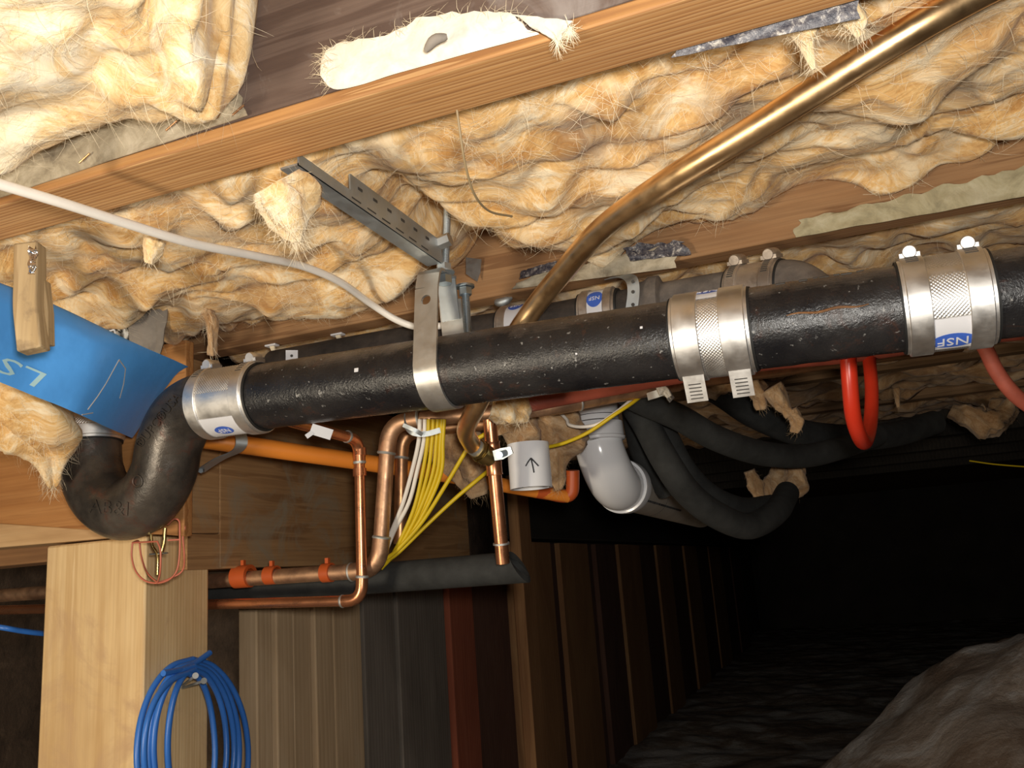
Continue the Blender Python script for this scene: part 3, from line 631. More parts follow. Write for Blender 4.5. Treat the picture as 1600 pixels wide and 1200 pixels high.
# ------------------------------------------------------------------ couplings
def coupling(label, c0, c1, R, mats=('stainless', 'stainless'), screw=82, sticker=None, ell=None, tails=None, bandw=.014, corr=True, slots=None, textup=True, screwdir=1, housing=None, group='banded pipe couplings', pitch=.0037, notch=None):
    c0, c1 = Vector(c0), Vector(c1); a = (c1-c0).normalized(); L = (c1-c0).length; C = (c0+c1)/2; e1, e2 = frame(a)
    def P(s, th, r): t = math.radians(th); d = e1*math.cos(t)+e2*math.sin(t); return C+a*s+d*r, d
    r = thing('pipe_coupling', label, 'coupling', C-Vector((0, 0, R+.004)), group)
    # sleeve with its grid of pressed dimples
    Rs = R+.0030; nS = max(8, int(L/(pitch/4))) if corr else 6; nT = int(2*math.pi*Rs/(pitch/4)) if corr else 64
    S = np.linspace(-L/2, L/2, nS); T = np.linspace(0, 2*np.pi, nT, endpoint=False); SS, TT = np.meshgrid(S, T, indexing='ij')
    rr = Rs+0*SS
    if corr:
        k = round(2*np.pi*Rs/pitch); deg = np.degrees(TT); deg = np.where(deg > 180, deg-360, deg)
        m = np.ones_like(SS)
        if sticker: m = 1-((deg > sticker[0]) & (deg < sticker[1])).astype(float)
        if notch: m = m*(1-((deg > notch[0]) & (deg < notch[1])).astype(float))
        inside = (np.abs(SS) < L/2-.006)
        rr = Rs+.00075*m*inside*np.sign(np.sin(SS*2*np.pi/pitch)*np.sin(TT*k))*np.sqrt(np.abs(np.sin(SS*2*np.pi/pitch)*np.sin(TT*k)))
    D = np.cos(TT)[..., None]*np.array(e1)+np.sin(TT)[..., None]*np.array(e2)
    V = (np.array(C)+SS[..., None]*np.array(a)+D*rr[..., None]).reshape(-1, 3)
    mb = MB(); mb.v = V.tolist(); mb.f = [(i*nT+j, i*nT+(j+1) % nT, (i+1)*nT+(j+1) % nT, (i+1)*nT+j) for i in range(nS-1) for j in range(nT)]
    build(mb, 'sleeve', mats[0], r, ang=70)
    for s in (-1, 1):
        mb = MB(); mb.ring(C+a*s*(L/2), a, [(-.002, R-.001), (.0025, R-.001), (.0025, R+.0022), (-.002, R+.0026)], 48); build(mb, 'gasket', 'gasket', r)
    bpos = [-L/2+bandw*.5+.003, L/2-bandw*.5-.003]
    for bi, s in enumerate(bpos):
        h = bandw/2; mb = MB(); mb.ring(C+a*s, a, [(-h, Rs), (h, Rs), (h, Rs+.0018), (h-.0008, Rs+.0026), (-h+.0008, Rs+.0026), (-h, Rs+.0018)], 72)
        bd = build(mb, 'band_clamp', mats[1], r)
        # worm screw housing
        hr = .0075
        q, nr = P(s, screw, Rs+.0065); tn = nr.cross(a)*screwdir
        mb = MB(); mb.tube([q-tn*.011, q-tn*.009, q+tn*.009, q+tn*.011], [hr*.8, hr, hr, hr*.8], 20); mb.obox(q-nr*.003, a, tn, nr, hr*1.25, .010, .0022)
        hs = build(mb, 'screw_housing', mats[1], bd)
        mb = MB(); mb.tube([q+tn*.010, q+tn*.0165], .0042, 6); mb.tube([q+tn*.0165, q+tn*.018], .0030, 6); build(mb, 'hex_screw', 'screw_grey', hs)
        if slots:
            mb = MB()
            for k in range(slots[2]):
                th = slots[0]+(slots[1]-slots[0])*k/(slots[2]-1); q, nr = P(s, th, Rs+.0026); mb.obox(q, a, nr.cross(a), nr, h*.55, .0007, .0003)
            build(mb, 'slots', 'slot_dark', bd)
        if tails:
            th0, ln = tails[bi]; q, nr = P(s, th0, Rs+.003); tn = -nr.cross(a); tn = tn if tn.z < 0 else -tn
            tn = (tn*.3+Vector((0, .30, -1))).normalized()
            mb = MB(); mb.strip([q-tn*.004, q+tn*ln*.5, q+tn*ln], a, h*.85, .0012); tl = build(mb, 'band_tail', mats[1], bd)
            mb = MB(); fn = tn.cross(a).normalized(); fn = fn if fn.y < 0 else -fn
            for k in range(5): mb.obox(q+tn*(ln*(.3+.14*k))+fn*.0008, a, tn, fn, h*.5, .0006, .0002)
            build(mb, 'slots', 'slot_dark', tl)
    inner = (bpos[0]+bandw/2, bpos[1]-bandw/2)
    if sticker:
        n1, n2 = 10, 14; Vv = []
        for i in range(n1):
            for j in range(n2):
                Vv.append(P(inner[0]+(inner[1]-inner[0])*i/(n1-1), sticker[0]+(sticker[1]-sticker[0])*j/(n2-1), Rs+.0007)[0])
        mb = MB(); mb.grid(Vv, n2, n1); st = build(mb, 'label_sticker', 'white_sticker', r)
        if ell:
            th0, ra, rb = ell; sm_ = (inner[0]+inner[1])/2; mb = MB(); Vv = []; k = 36
            fn = lambda u, v, rz=Rs+.0011: P(sm_+u, th0+math.degrees(v/Rs), rz)
            rings = 5; Vv = [fn(0, 0)[0]]
            for g in range(1, rings+1):
                for i in range(k): Vv.append(fn(ra*g/rings*math.cos(6.2832*i/k), rb*g/rings*math.sin(6.2832*i/k))[0])
            fs = [(0, 1+i, 1+(i+1) % k) for i in range(k)]
            for g in range(rings-1): fs += [(1+g*k+i, 1+g*k+(i+1) % k, 1+(g+1)*k+(i+1) % k, 1+(g+1)*k+i) for i in range(k)]
            mb.add(Vv, fs); oval = build(mb, 'blue_oval', 'blue_print', st)
            tv, tf, tb = text_mesh('NSF', ra*.82); sg = -1 if textup else 1
            mb = MB(); emboss(mb, tv, tf, tb, lambda u, v: fn(u*sg*1.0, v*sg, Rs+.0013), .0002); build(mb, 'lettering', 'white_sticker', oval)
    return r, P
coupling('stainless banded coupling joining the trap to the long black pipe', ax(XA0), ax(XA1), R3, ('stainless', 'stainless'), 84, (-88, -38), (-66, .014, .0085), None, .016, True, (38, 60, 5), notch=(-38, 5))
coupling('stainless banded coupling with two loose band tails below, middle of the black pipe', ax(XB0), ax(XB1), R3, ('stainless', 'stainless'), 120, (42, 80), (68, .016, .010), [(-72, .028), (-72, .028)], .026)
coupling('big stainless banded coupling with screws on top at the right end of the pipe', ax(XC0), ax(XC1), R3+.001, ('stainless', 'stainless'), 82, (-84, -33), (-66, .0200, .0105), None, .0205, True, (48, 68, 5), notch=(20, 32))

# ------------------------------------------------------------------ the trap
tp = [at(139, 640, Y=.932), at(140, 690, Y=.932), at(143, 735, Y=.932), at(160, 775, Y=.930), at(194, 796, Y=.928), at(232, 778, Y=.925), at(256, 738, Y=.920), at(265, 695, Y=.914), at(284, 655, Y=.909), at(314, 634, Y=.906), ax(cm-.004)]
tpath = cr(tp, 8); mb = MB(); mb.tube(tpath, R3+.0005, 56, ref=Vector((0, -1, 0)))
tb_ = mb.bvh()
tr = thing('drain_trap', 'black cast iron U-shaped drain trap at left with raised foundry letters', 'pipe fitting', at(194, 843, Y=.928))
build(mb, 'trap_body', 'cast_iron_fitting', tr, ang=80)
def on_trap(px, py, ang, sx):     # map flat lettering onto the trap seen at a pixel
    c = ray(px, py).normalized(); h = tb_.ray_cast(Vector((0, 0, 0)), c)[0]; ca, sa = math.cos(math.radians(ang)), math.sin(math.radians(ang))
    ux = RT*ca+UP*sa; uy = -RT*sa+UP*ca
    def fn(u, v):
        src = h+ux*u+uy*v-c*.1; q = tb_.ray_cast(src, c)
        return (q[0], q[1] if q[1].dot(c) < 0 else -q[1]) if q[0] else (h+ux*u+uy*v, -c)
    return fn
for body, px, py, ang, size in [('AB&I', 171, 794, -4, .026), ('®UPC®USA', 248, 657, 52, .0165), ('NO.3', 110, 726, 82, .013)]:
    mb = MB(); V_, F_, B_ = text_mesh(body, size); emboss(mb, V_, F_, B_, on_trap(px, py, ang, size), .0017); build(mb, 'raised_lettering', 'cast_iron_fitting', tr, ang=50)
h = tb_.ray_cast(Vector((0, 0, 0)), ray(215, 752).normalized()); mb = MB(); mb.ring(h[0], h[1], [(-.003, .006), (.0012, .006), (.002, .0075), (.0012, .009), (-.003, .009)], 24); build(mb, 'raised_ring', 'cast_iron_fitting', tr)
tu = (tpath[0]-tpath[8]).normalized()
coupling('stainless coupling on the upright left leg of the trap below the blue sleeve', tpath[8]-tu*.002, tpath[8]+tu*.064, R3, ('stainless', 'stainless'), -60, None, None, None, .016)

# ------------------------------------------------------------------ back drain line
R2 = .030
def bk(px, py): return at(px, py, Y=1.035)
bpts = [at(1185, 455, Y=1.015), at(1090, 470, Y=1.03), at(1020, 482, Y=1.035), at(940, 494, Y=1.035), at(815, 516, Y=1.035), at(620, 545, Y=1.035), at(430, 578, Y=1.035)]
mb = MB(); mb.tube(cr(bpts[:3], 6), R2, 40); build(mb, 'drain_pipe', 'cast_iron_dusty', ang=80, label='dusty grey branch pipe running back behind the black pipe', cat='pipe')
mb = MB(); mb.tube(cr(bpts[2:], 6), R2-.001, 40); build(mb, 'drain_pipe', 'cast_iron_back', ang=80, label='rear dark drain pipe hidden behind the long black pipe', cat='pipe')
dd = (bpts[2]-bpts[3]).normalized()
hub = bpts[2]; mb = MB(); mb.ring(hub, dd, [(-.024, R2+.0005), (-.022, R2+.005), (-.006, R2+.006), (0, R2+.010), (.012, R2+.010), (.016, R2+.0005)], 40); build(mb, 'pipe_hub', 'cast_iron_dusty', label='dusty iron hub collar on the rear pipe beside the perforated strap', cat='pipe fitting')
def cpl(px, py, half): c = at(px, py, Y=1.035); return c-dd*half, c+dd*half
coupling('dusty small coupling with blue oval label, rear pipe, right of thick copper tube', *cpl(940, 494, .024), R2, ('stainless_dusty', 'stainless_dusty'), 150, (-30, 90), (28, .0105, .013), None, .011, False, group='rear pipe couplings')
coupling('small coupling on the rear pipe half hidden by the thick copper tube', *cpl(815, 516, .026), R2, ('stainless_dusty', 'stainless_dusty'), 150, (-30, 90), (58, .0105, .011), None, .011, False, group='rear pipe couplings')
cD = at(1187, 455, Y=1.012); dD = (at(1240, 449, Y=.995)-at(1120, 467, Y=1.026)).normalized()
coupling('grey dusty coupling with worm screws on the branch behind the middle coupling', cD-dD*.032, cD+dD*.030, .031, ('stainless_dusty', 'stainless_dusty'), 72, None, None, None, .014, False, (20, 60, 9), group='rear pipe couplings')
sp = thing('perforated_strap', 'white perforated metal hanger strap nailed to the second joist', 'strap', at(985, 470, Y=.99))
mb = MB(); pth = cr([at(952, 436, Y=1.045), at(972, 431, Y=1.02), at(986, 436, Y=.998), at(990, 455, Y=.994), at(986, 490, Y=.995)], 6); mb.strip(pth, Vector((1, 0, 0)), .0075, .0012); build(mb, 'strap', 'galvanized', sp)
mb = MB()
for py in (440, 456, 476):
    p = at(989, py, Y=.9925); mb.ring(p, (0, 1, 0), [(-.0004, .0001), (-.0004, .0022), (.0004, .0022), (.0004, .0001)], 14)
build(mb, 'holes', 'slot_dark', sp)

# ------------------------------------------------------------------ clevis hanger, rod and steel angle
XH = -.430
cl = thing('clevis_hanger', 'grey steel clevis hanger carrying the black pipe from a threaded rod', 'hanger', ax(XH)-Vector((0, 0, .05)))
c0 = ax(XH); Rc = R3+.0025; path = []
ztop = at(704, 418, Y=.882).z
path.append(Vector((XH+.002, .896, ztop+.003))); path.append(Vector((XH+.002, .884, ztop+.0015))); path.append(Vector((XH+.002, .879, ztop-.004)))
nleg = len(path)
hz = at(695, 463, Y=.872).z
for z in (hz+.016, hz+.008, hz, hz-.008, hz-.016, c0.z+.02): path.append(Vector((XH, .879-(.879-(PY-Rc))*min(1, (ztop-z)/(ztop-c0.z)), z)))
for k in range(0, 17):
    t = math.pi*k/16; path.append(Vector((XH-.000, PY-Rc*math.cos(t), c0.z-Rc*math.sin(t))))
bk_ = [Vector((XH, PY+Rc-.010*t, c0.z+(ztop-.02-c0.z)*t)) for t in (.4, .8, 1.0)]
# front strap with a punched bolt hole
hw = .0150; th_ = .0035
def strip_hole(mb, pts, hole_c, hole_r, hw):
    X = Vector((1, 0, 0)); segs = [p for p in pts]
    mb.strip(segs, X, hw, th_)
front = [p for p in path if True]
ia = 3; # indices of the hole segment
hA, hB = front[3], front[7]
mb = MB(); mb.strip(front[:4], Vector((1, 0, 0)), hw, th_); mb.strip(front[7:]+bk_, Vector((1, 0, 0)), hw, th_)
tdir = (hB-hA); Lh = tdir.length; tdir.normalize(); X = Vector((1, 0, 0)); nn = tdir.cross(X).normalized(); hc = (hA+hB)/2; k = 32; vs = []; fs = []
for side in (-1, 1):
    o_ = nn*side*th_/2
    for i in range(k):
        t = 2*math.pi*i/k; cx, cy = math.cos(t), math.sin(t); vs.append(hc+o_+X*.0062*cx+tdir*.0062*cy)
    for i in range(k):
        t = 2*math.pi*i/k; cx, cy = math.cos(t), math.sin(t); m_ = min(hw/max(abs(cx), 1e-6), (Lh/2)/max(abs(cy), 1e-6)); vs.append(hc+o_+X*cx*m_+tdir*cy*m_)
# snap the nearest samples to the corners
for side in (0, 1):
    for sx_ in (-1, 1):
        for sy_ in (-1, 1):
            cr_ = hc+nn*(-1, 1)[side]*th_/2+X*hw*sx_+tdir*Lh/2*sy_
            j = min(range(side*2*k+k, side*2*k+2*k), key=lambda q: (vs[q]-cr_).length); vs[j] = cr_
for i in range(k):
    i2 = (i+1) % k
    fs += [(i, i2, k+i2, k+i), (2*k+i, 3*k+i, 3*k+i2, 2*k+i2), (i, 2*k+i, 2*k+i2, i2), (k+i, k+i2, 3*k+i2, 3*k+i)]
mb.add(vs, fs)
build(mb, 'strap', 'clevis_steel', cl, ang=30)
zt = ztop+.003
rod0 = Vector((XH+.010, .905, zt)); rod1 = at(699, 327, Y=.905)
mb = MB(); mb.box(XH-.013, XH+.017, .893, .925, zt-.0015, zt+.002); mb.strip([Vector((XH+.004, .924, zt)), Vector((XH+.004, .927, zt-.03)), Vector((XH+.004, .931, zt-.052))], Vector((1, 0, 0)), .012, .003); build(mb, 'yoke', 'galvanized', cl)
def threaded(mb, a, b, r, pitch=.0014, n=14):
    L = (b-a).length; m = int(L/pitch*2); mb.tube([a+(b-a)*(i/m) for i in range(m+1)], [r-(.0005 if i % 2 else 0) for i in range(m+1)], n)
mb = MB(); threaded(mb, rod0-Vector((0, 0, .012)), rod1, .0048); build(mb, 'threaded_rod', 'galvanized', cl, ang=20)
mb = MB(); mb.tube([rod0+Vector((0, 0, .003)), rod0+Vector((0, 0, .012))], .0095, 6); mb.ring(rod0+Vector((0, 0, .002)), (0, 0, 1), [(-.001, .005), (.001, .005), (.001, .013), (-.001, .013)], 28); build(mb, 'rod_nut', 'galvanized', cl, ang=30)
mb = MB(); mb.tube([rod0-Vector((0, 0, .003)), rod0-Vector((0, 0, .013))], .0095, 6); build(mb, 'lower_nut', 'zinc_bolt', cl, ang=30)
bz = at(727, 455, Y=.935); be = at(731, 520, Y=.945)
mb = MB(); threaded(mb, bz, be, .0050, .0016); build(mb, 'cross_bolt', 'zinc_bolt', cl, ang=20)
mb = MB(); mb.tube([bz+Vector((0, 0, .004)), bz-Vector((0, 0, .005))], .0085, 6); mb.ring(bz+Vector((0, 0, .006)), (0, 0, 1), [(-.0012, .004), (.0012, .004), (.0012, .012), (-.0012, .012)], 24); build(mb, 'bolt_nut', 'zinc_bolt', cl, ang=30)

XS = -.418
st = thing('slotted_angle', 'grey slotted steel angle running from the near joist to the hanger rod', 'bracket', (XS, .75, JB-.004))
y0, y1 = .603, .896
mb = MB(); mb.box(XS-.020, XS, y0, y1, JB-.005, JB-.003); build(mb, 'flange', 'galvanized', st)
mb = MB(); mb.box(XS-.0015, XS+.0005, y0, .690, JB-.005, JB+.006); mb.box(XS-.0015, XS+.0005, .690, y1, JB-.005, JB+.024); build(mb, 'web', 'galvanized', st)
mb = MB()
for i in range(6): mb.obox((XS+.0007, .708+.030*i, JB+.014), Vector((0, 1, 0)), Vector((0, 0, 1)), Vector((1, 0, 0)), .0042, .0015, .0003)
for i in range(6): mb.obox((XS+.0007, .700+.030*i, JB-.001), Vector((0, 1, 0)), Vector((0, 0, 1)), Vector((1, 0, 0)), .0085, .0007, .0003)
build(mb, 'slots', 'slot_dark', st)
mb = MB(); q = at(692, 378, Y=.893); mb.tube([q-Vector((.012, 0, .002)), q+Vector((.010, 0, .002))], .0085, 6); mb.tube([q-Vector((.016, 0, .003)), q-Vector((.012, 0, .002))], .0105, 16); build(mb, 'hex_bolt', 'clevis_steel', st, ang=30)
mb = MB(); b0 = [at(728, 402, Y=1.05), at(752, 405, Y=1.055), at(750, 425, Y=1.055), at(745, 440, Y=1.05), at(728, 428, Y=1.03)]; n0 = len(b0)
mb.add(b0+[p+Vector((0, .002, 0)) for p in b0], [tuple(range(n0)), tuple(range(2*n0-1, n0-1, -1))]+[(i, (i+1) % n0, n0+(i+1) % n0, n0+i) for i in range(n0)])
build(mb, 'joist_bracket', 'galvanized', label='bent galvanised plate fixed to the second joist behind the hanger', cat='bracket')

# ------------------------------------------------------------------ tubes and cables
def hose(name, mat, label, cat, pts, r, n=14, sub=8, group=None, rads=None, parent=None):
    P = cr([Vector(p) for p in pts], sub); mb = MB()
    rr = r if rads is None else [float(np.interp(i/(len(P)-1), np.linspace(0, 1, len(rads)), rads)) for i in range(len(P))]
    mb.tube(P, rr, n); return build(mb, name, mat, parent, ang=60, label=label, cat=cat, group=group)
hose('copper_tube', 'copper_bright', 'thick bright copper tube slanting from upper right down behind the black pipe', 'tube',
     ats([(1640, -66, .665), (1520, -6, .68), (1400, 62, .70), (1200, 188, .765), (1040, 286, .84), (940, 358, .93), (880, 425, 1.0), (835, 480, 1.05), (795, 540, 1.072), (765, 595, 1.09), (742, 640, 1.125), (728, 672, 1.18), (738, 696, 1.22)]), .0128, 24)
hose('white_cable', 'white_cable', 'single white cable sagging from the left edge to behind the clevis', 'cable',
     ats([(-60, 270, .68), (0, 288, .70), (100, 318, .74), (200, 350, .79), (300, 380, .85), (400, 400, .93), (470, 415, .99), (530, 440, 1.05), (580, 475, 1.11), (620, 500, 1.125), (655, 511, 1.13), (700, 508, 1.13)]), .0046, 14)
hose('thin_wire', 'wire_brown', 'thin bare brown wire hanging from the near joist into the wool', 'wire',
     ats([(714, 172, .71), (720, 215, .715), (728, 262, .73), (742, 305, .76), (765, 330, .80), (800, 338, .84)]), .0011, 8)
# copper services behind the pipe
def pipe_run(name, label, mat, pts, r, cat='pipe', br=.03, fit=None, group=None):
    P = [Vector(p) for p in pts]; path = [P[0]]; el = []
    for i in range(1, len(P)-1):
        b = bend(P[i-1], P[i], P[i+1], br); path += b; el.append(b)
    path.append(P[-1]); t = thing(name, label, cat, Vector((sum(p.x for p in P)/len(P), sum(p.y for p in P)/len(P), min(p.z for p in P)-r)), group)
    mb = MB(); mb.tube(path, r, 20); build(mb, 'tube', mat, t, ang=60)
    for b in el:
        u = (b[0]-b[1]).normalized(); v = (b[-1]-b[-2]).normalized()
        mb = MB(); mb.tube([b[0]+u*r*1.1]+b+[b[-1]+v*r*1.1], r*1.14, 20); e = build(mb, 'elbow', fit or mat, t, ang=60)
        for q, dr in ((b[0]+u*r*1.1, u), (b[-1]+v*r*1.1, v)):
            mb = MB(); mb.ring(q, dr, [(-.002, r), (.002, r), (.002, r*1.12), (0, r*1.24), (-.002, r*1.2)], 24); build(mb, 'solder_ring', 'solder', e)
    return t
Yc = 1.19
big = pipe_run('copper_pipe', 'dull copper pipe with soldered elbows dropping beside the thin bright riser', 'copper_dull',
    [at(0, 928, Y=Yc)+Vector((-.3, 0, 0)), at(592, 890, Y=Yc), at(608, 660, Y=Yc), at(860, 636, 1.33), at(1060, 600, 1.40)], .0122, br=.036)
mb = MB(); a_ = at(1060, 600, 1.40); 
hose('copper_pipe', 'copper_brown', 'copper pipe running right under the red tube towards the dark', 'pipe', ats([(1062, 599, 1.40), (1200, 580, 1.42), (1330, 562, 1.45), (1500, 540, 1.5)]), .0118, 18)
pipe_run('copper_pipe', 'second dull copper pipe just behind the soldered copper drop', 'copper_brown', [at(625, 850, Y=1.235), at(628, 676, Y=1.235), at(760, 662, 1.40)], .0105, br=.03)
thin = pipe_run('copper_pipe', 'thin shiny copper riser with elbow in front of the brown girder', 'copper_red',
    [at(-60, 955, Y=1.165), at(566, 938, Y=1.165), at(561, 688, Y=1.165), at(440, 654, 1.175)], .0082, br=.026)
for py in (706, 738):
    q = at(562, py, Y=1.165); mb = MB(); mb.ring(q, (0, 0, 1), [(-.006, .0082), (.006, .0082), (.006, .0105), (-.006, .0105)], 24); build(mb, 'coupling_ring', 'copper_red', thin)
q = at(505, 674, 1.115); mb = MB(); u = (at(520, 678, 1.12)-at(490, 669, 1.11)).normalized(); mb.obox(q-FW*.010, u, FW, u.cross(FW), .014, .0006, .0075); mb.strip([q-FW*.010-u*.012-UP*.004, q-FW*.012-u*.02-UP*.012], u, .003, .0008)
build(mb, 'pipe_tag', 'white_sticker', label='small white paper tag stuck on the thin copper pipe', cat='tag')
# red tube above the copper pair
hose('red_tube', 'red_pex_dusty', 'dusty red tube running along under the black pipe', 'tube', ats([(790, 640, 1.30), (880, 622, 1.31), (1040, 592, 1.33), (1200, 568, 1.35), (1330, 556, 1.36), (1450, 538, 1.36), (1540, 526, 1.34), (1660, 515, 1.32)]), .0112, 18)
hose('red_tube', 'red_pex', 'bright red tube dropping in a U-shaped loop at right', 'tube', ats([(1325, 520, 1.08), (1325, 550, 1.08), (1328, 600, 1.08), (1333, 650, 1.09), (1343, 682, 1.12), (1352, 690, 1.18), (1360, 660, 1.26), (1362, 610, 1.32), (1358, 560, 1.36)]), .0100, 18)
hose('red_tube', 'red_pex_dusty', 'red tube curving down out of the picture at the right edge', 'tube', ats([(1525, 520, 1.22), (1540, 545, 1.22), (1560, 585, 1.22), (1595, 625, 1.22), (1660, 665, 1.24)]), .0105, 18)
# wire hooks on the pair
def wire(name, pts, r, mat, label, cat): return hose(name, mat, label, cat, pts, r, 8)
sp2 = thing('pipe_clip', 'grey metal clip under the elbow of the copper drop', 'clip', at(650, 680, 1.30))
mb = MB(); mb.strip(cr(ats([(632, 648, 1.29), (634, 665, 1.28), (645, 676, 1.27), (665, 678, 1.27), (688, 672, 1.27)]), 5), UP, .004, .0015); build(mb, 'strap', 'galvanized', sp2)
mb = MB(); mb.strip(cr(ats([(630, 664, 1.265), (648, 672, 1.26), (660, 679, 1.265)]), 4), UP, .003, .0015); build(mb, 'hook', 'galvanized', sp2)
sp3 = thing('pipe_clip', 'corroded whitish clip on the copper pipe above the black hoses', 'clip', at(1035, 620, 1.36))
mb = MB(); mb.strip(cr(ats([(1012, 620, 1.37), (1025, 616, 1.36), (1040, 612, 1.355), (1050, 625, 1.36)]), 5), UP, .006, .002); build(mb, 'strap', 'solder', sp3)
tuft('', [at(1028, 612, 1.35), at(1038, 608, 1.35), at(1046, 620, 1.35)], [.006, .008, .004], 'white_paper', 33, 40, parent=sp3, sl=.008)

# brass valve with its riser
va = thing('brass_valve', 'small brass valve joining the thick copper tube to a riser', 'valve', at(762, 725, 1.24))
vu = (at(775, 715, 1.245)-at(740, 690, 1.22)).normalized()
q = at(738, 696, 1.22)
mb = MB(); mb.tube([q-vu*.004, q+vu*.012], .0125, 20); build(mb, 'solder_collar', 'solder', va)
mb = MB(); c_ = q+vu*.020
mb.tube([q+vu*.010, q+vu*.016], .0155, 8); mb.tube([q+vu*.017, q+vu*.020], .0165, 24); mb.tube([q+vu*.021, q+vu*.030], .0150, 24); mb.tube([q+vu*.030, q+vu*.040], .012, 16); build(mb, 'body', 'brass', va, ang=30)
s_ = at(784, 709, 1.215); mb = MB(); mb.strip([at(772, 712, 1.22), s_, at(800, 703, 1.21)], UP, [.007, .008, .005], .003); mb.tube([at(780, 711, 1.225), at(780, 711, 1.20)], .005, 12); build(mb, 'lever', 'zinc_bolt', va, ang=30)
ri = thing('copper_pipe', 'bright copper riser from the brass valve down into black foam', 'pipe', at(786, 865, 1.25))
a_, b_ = at(765, 655, 1.27), at(786, 880, 1.265)
mb = MB(); mb.tube([a_, b_], .0102, 20); build(mb, 'tube', 'copper_red', ri)
def along(py): t = (py-655)/(880-655); return a_.lerp(b_, t)
for y0_, y1_ in ((690, 700), (722, 742)):
    mb = MB(); mb.tube([along(y0_), along(y0_+3), along(y1_-3), along(y1_)], [.0125, .0118, .0118, .0125], 20); build(mb, 'coupling_ring', 'copper_red', ri)
mb = MB(); mb.tube([along(690), along(742)], .0117, 20); build(mb, 'tee', 'copper_red', ri)
mb = MB(); mb.tube([along(848), along(851)], .0122, 20); build(mb, 'solder_ring', 'solder', ri)

# black foam lagging below
fo = thing('foam_lagging', 'black foam pipe lagging with open slanted end under the copper drop', 'pipe lagging', at(700, 915, Y=1.27))
f0, f1 = at(300, 926, Y=1.27), at(812, 886, Y=1.262)
mb = MB(); m_ = 30; mb.tube([f0.lerp(f1, i/m_) for i in range(m_+1)], .0245, 28, cap=False)
V = [Vector(v) for v in mb.v]
for k_ in range(28):
    v = V[m_*28+k_]; V[m_*28+k_] = v+(f1-f0).normalized()*(-(v.z-f1.z))*.55
nb = len(V); V2 = []
for i in range(m_+1):
    for k_ in range(28):
        v = V[i*28+k_]; c_ = f0.lerp(f1, i/m_)+((v-f0.lerp(f1, i/m_)).dot((f1-f0).normalized()))*(f1-f0).normalized(); V2.append(c_+(v-c_)*.6)
mb.v = [tuple(v) for v in V]; mb.f = list(mb.f); mb.add(V2, [tuple(reversed(f)) for f in mb.f]); 
mb.f += [(m_*28+k_, m_*28+(k_+1) % 28, nb+m_*28+(k_+1) % 28, nb+m_*28+k_) for k_ in range(28)]
build(mb, 'foam', 'foam_black', fo)
# orange collars on the dull copper run
for px, w_, l in [(380, .015, 'orange collar on the dull copper run nearest the post'), (425, .010, 'small orange collar on the dull copper run, middle one'), (512, .008, 'small orange collar on the dull copper run by the elbow')]:
    q = at(px, 903-(px-330)*.045, Y=Yc); t0 = thing('pipe_collar', l, 'collar', q-Vector((0, 0, .02)))
    rr_ = .0185 if px < 400 else .0150
    mb = MB(); mb.ring(q, (1, 0, 0), [(-w_, .0122), (w_, .0122), (w_, rr_), (-w_, rr_)], 28); build(mb, 'ring', 'orange_dark', t0)
    mb = MB(); mb.box(q.x-.003, q.x+.003, Yc-.003, Yc+.003, q.z+rr_-.001, GZ-.0005 if q.x < -.96 else q.z+rr_+.008); build(mb, 'standoff', 'orange_dark', t0)

# orange sprinkler pipe
op = thing('orange_pipe', 'orange plastic pipe held against the brown girder behind the trap', 'pipe', at(500, 735, 1.36))
mb = MB(); mb.tube(ats([(270, 680, 1.26), (400, 698, 1.30), (560, 721, 1.415), (700, 742, 1.47), (770, 755, 1.50), (838, 768, 1.53), (888, 776, 1.545)]), [.0135, .0138, .0138, .0135, .0125, .0115, .011], 24); build(mb, 'tube', 'orange_pipe', op, ang=60)
mb = MB(); mb.tube(cr(ats([(850, 769, 1.535), (880, 775, 1.545), (893, 770, 1.545), (895, 750, 1.545), (895, 735, 1.545)]), 5), .0120, 20); build(mb, 'elbow', 'orange_dark', op, ang=60)
mb = MB(); mb.tube(ats([(838, 767, 1.53), (856, 770, 1.537)]), .0128, 20); build(mb, 'socket', 'orange_dark', op)
ps = thing('pipe_strap', 'bent steel strap holding the orange pipe beside the trap', 'strap', at(340, 740, 1.25))
mb = MB(); pth = cr(ats([(366, 672, 1.268), (376, 680, 1.245), (377, 695, 1.238), (368, 706, 1.25), (345, 716, 1.262), (325, 728, 1.275), (312, 737, 1.285)]), 6); mb.strip(pth, [Vector((.55, .8, .1))]*len(pth), .0085, .0014); build(mb, 'strap', 'galvanized', ps)
q = at(315, 735, 1.278); mb = MB(); mb.tube([q, q-FW*.004], [.005, .004], 6); build(mb, 'screw', 'zinc_bolt', ps)

# yellow and white cables
ends = [(617+5*i, 858-1.0*i) for i in range(6)]
for i, (x0_, xm) in enumerate([(668, 660), (675, 668), (682, 676), (688, 683), (692, 689)]):
    hose('yellow_cable', 'yellow_cable', ('leftmost', 'second', 'third', 'fourth', 'rightmost')[i]+' of the five bundled yellow cables falling beside the copper drop', 'cable', ats([(x0_+2, 655, 1.34), (x0_, 690, 1.34), (xm, 740, 1.345), (640+i*4.5+5, 800, 1.35+.004*(i%2)), (615+i*3.2, 864-i*2.2, 1.36+.007*(i%2)), (596+i*3, 888-i*3.5, 1.37+.007*(i%2))]), .0032, 10, 6, 'bundled yellow cables')
hose('yellow_cable', 'yellow_cable', 'yellow cable running up right from the bundle to the brass valve', 'cable', ats([(605, 872, 1.36), (622, 858, 1.355), (660, 815, 1.345), (700, 752, 1.33), (735, 695, 1.32), (758, 678, 1.32), (775, 662, 1.33)]), .0033, 10)
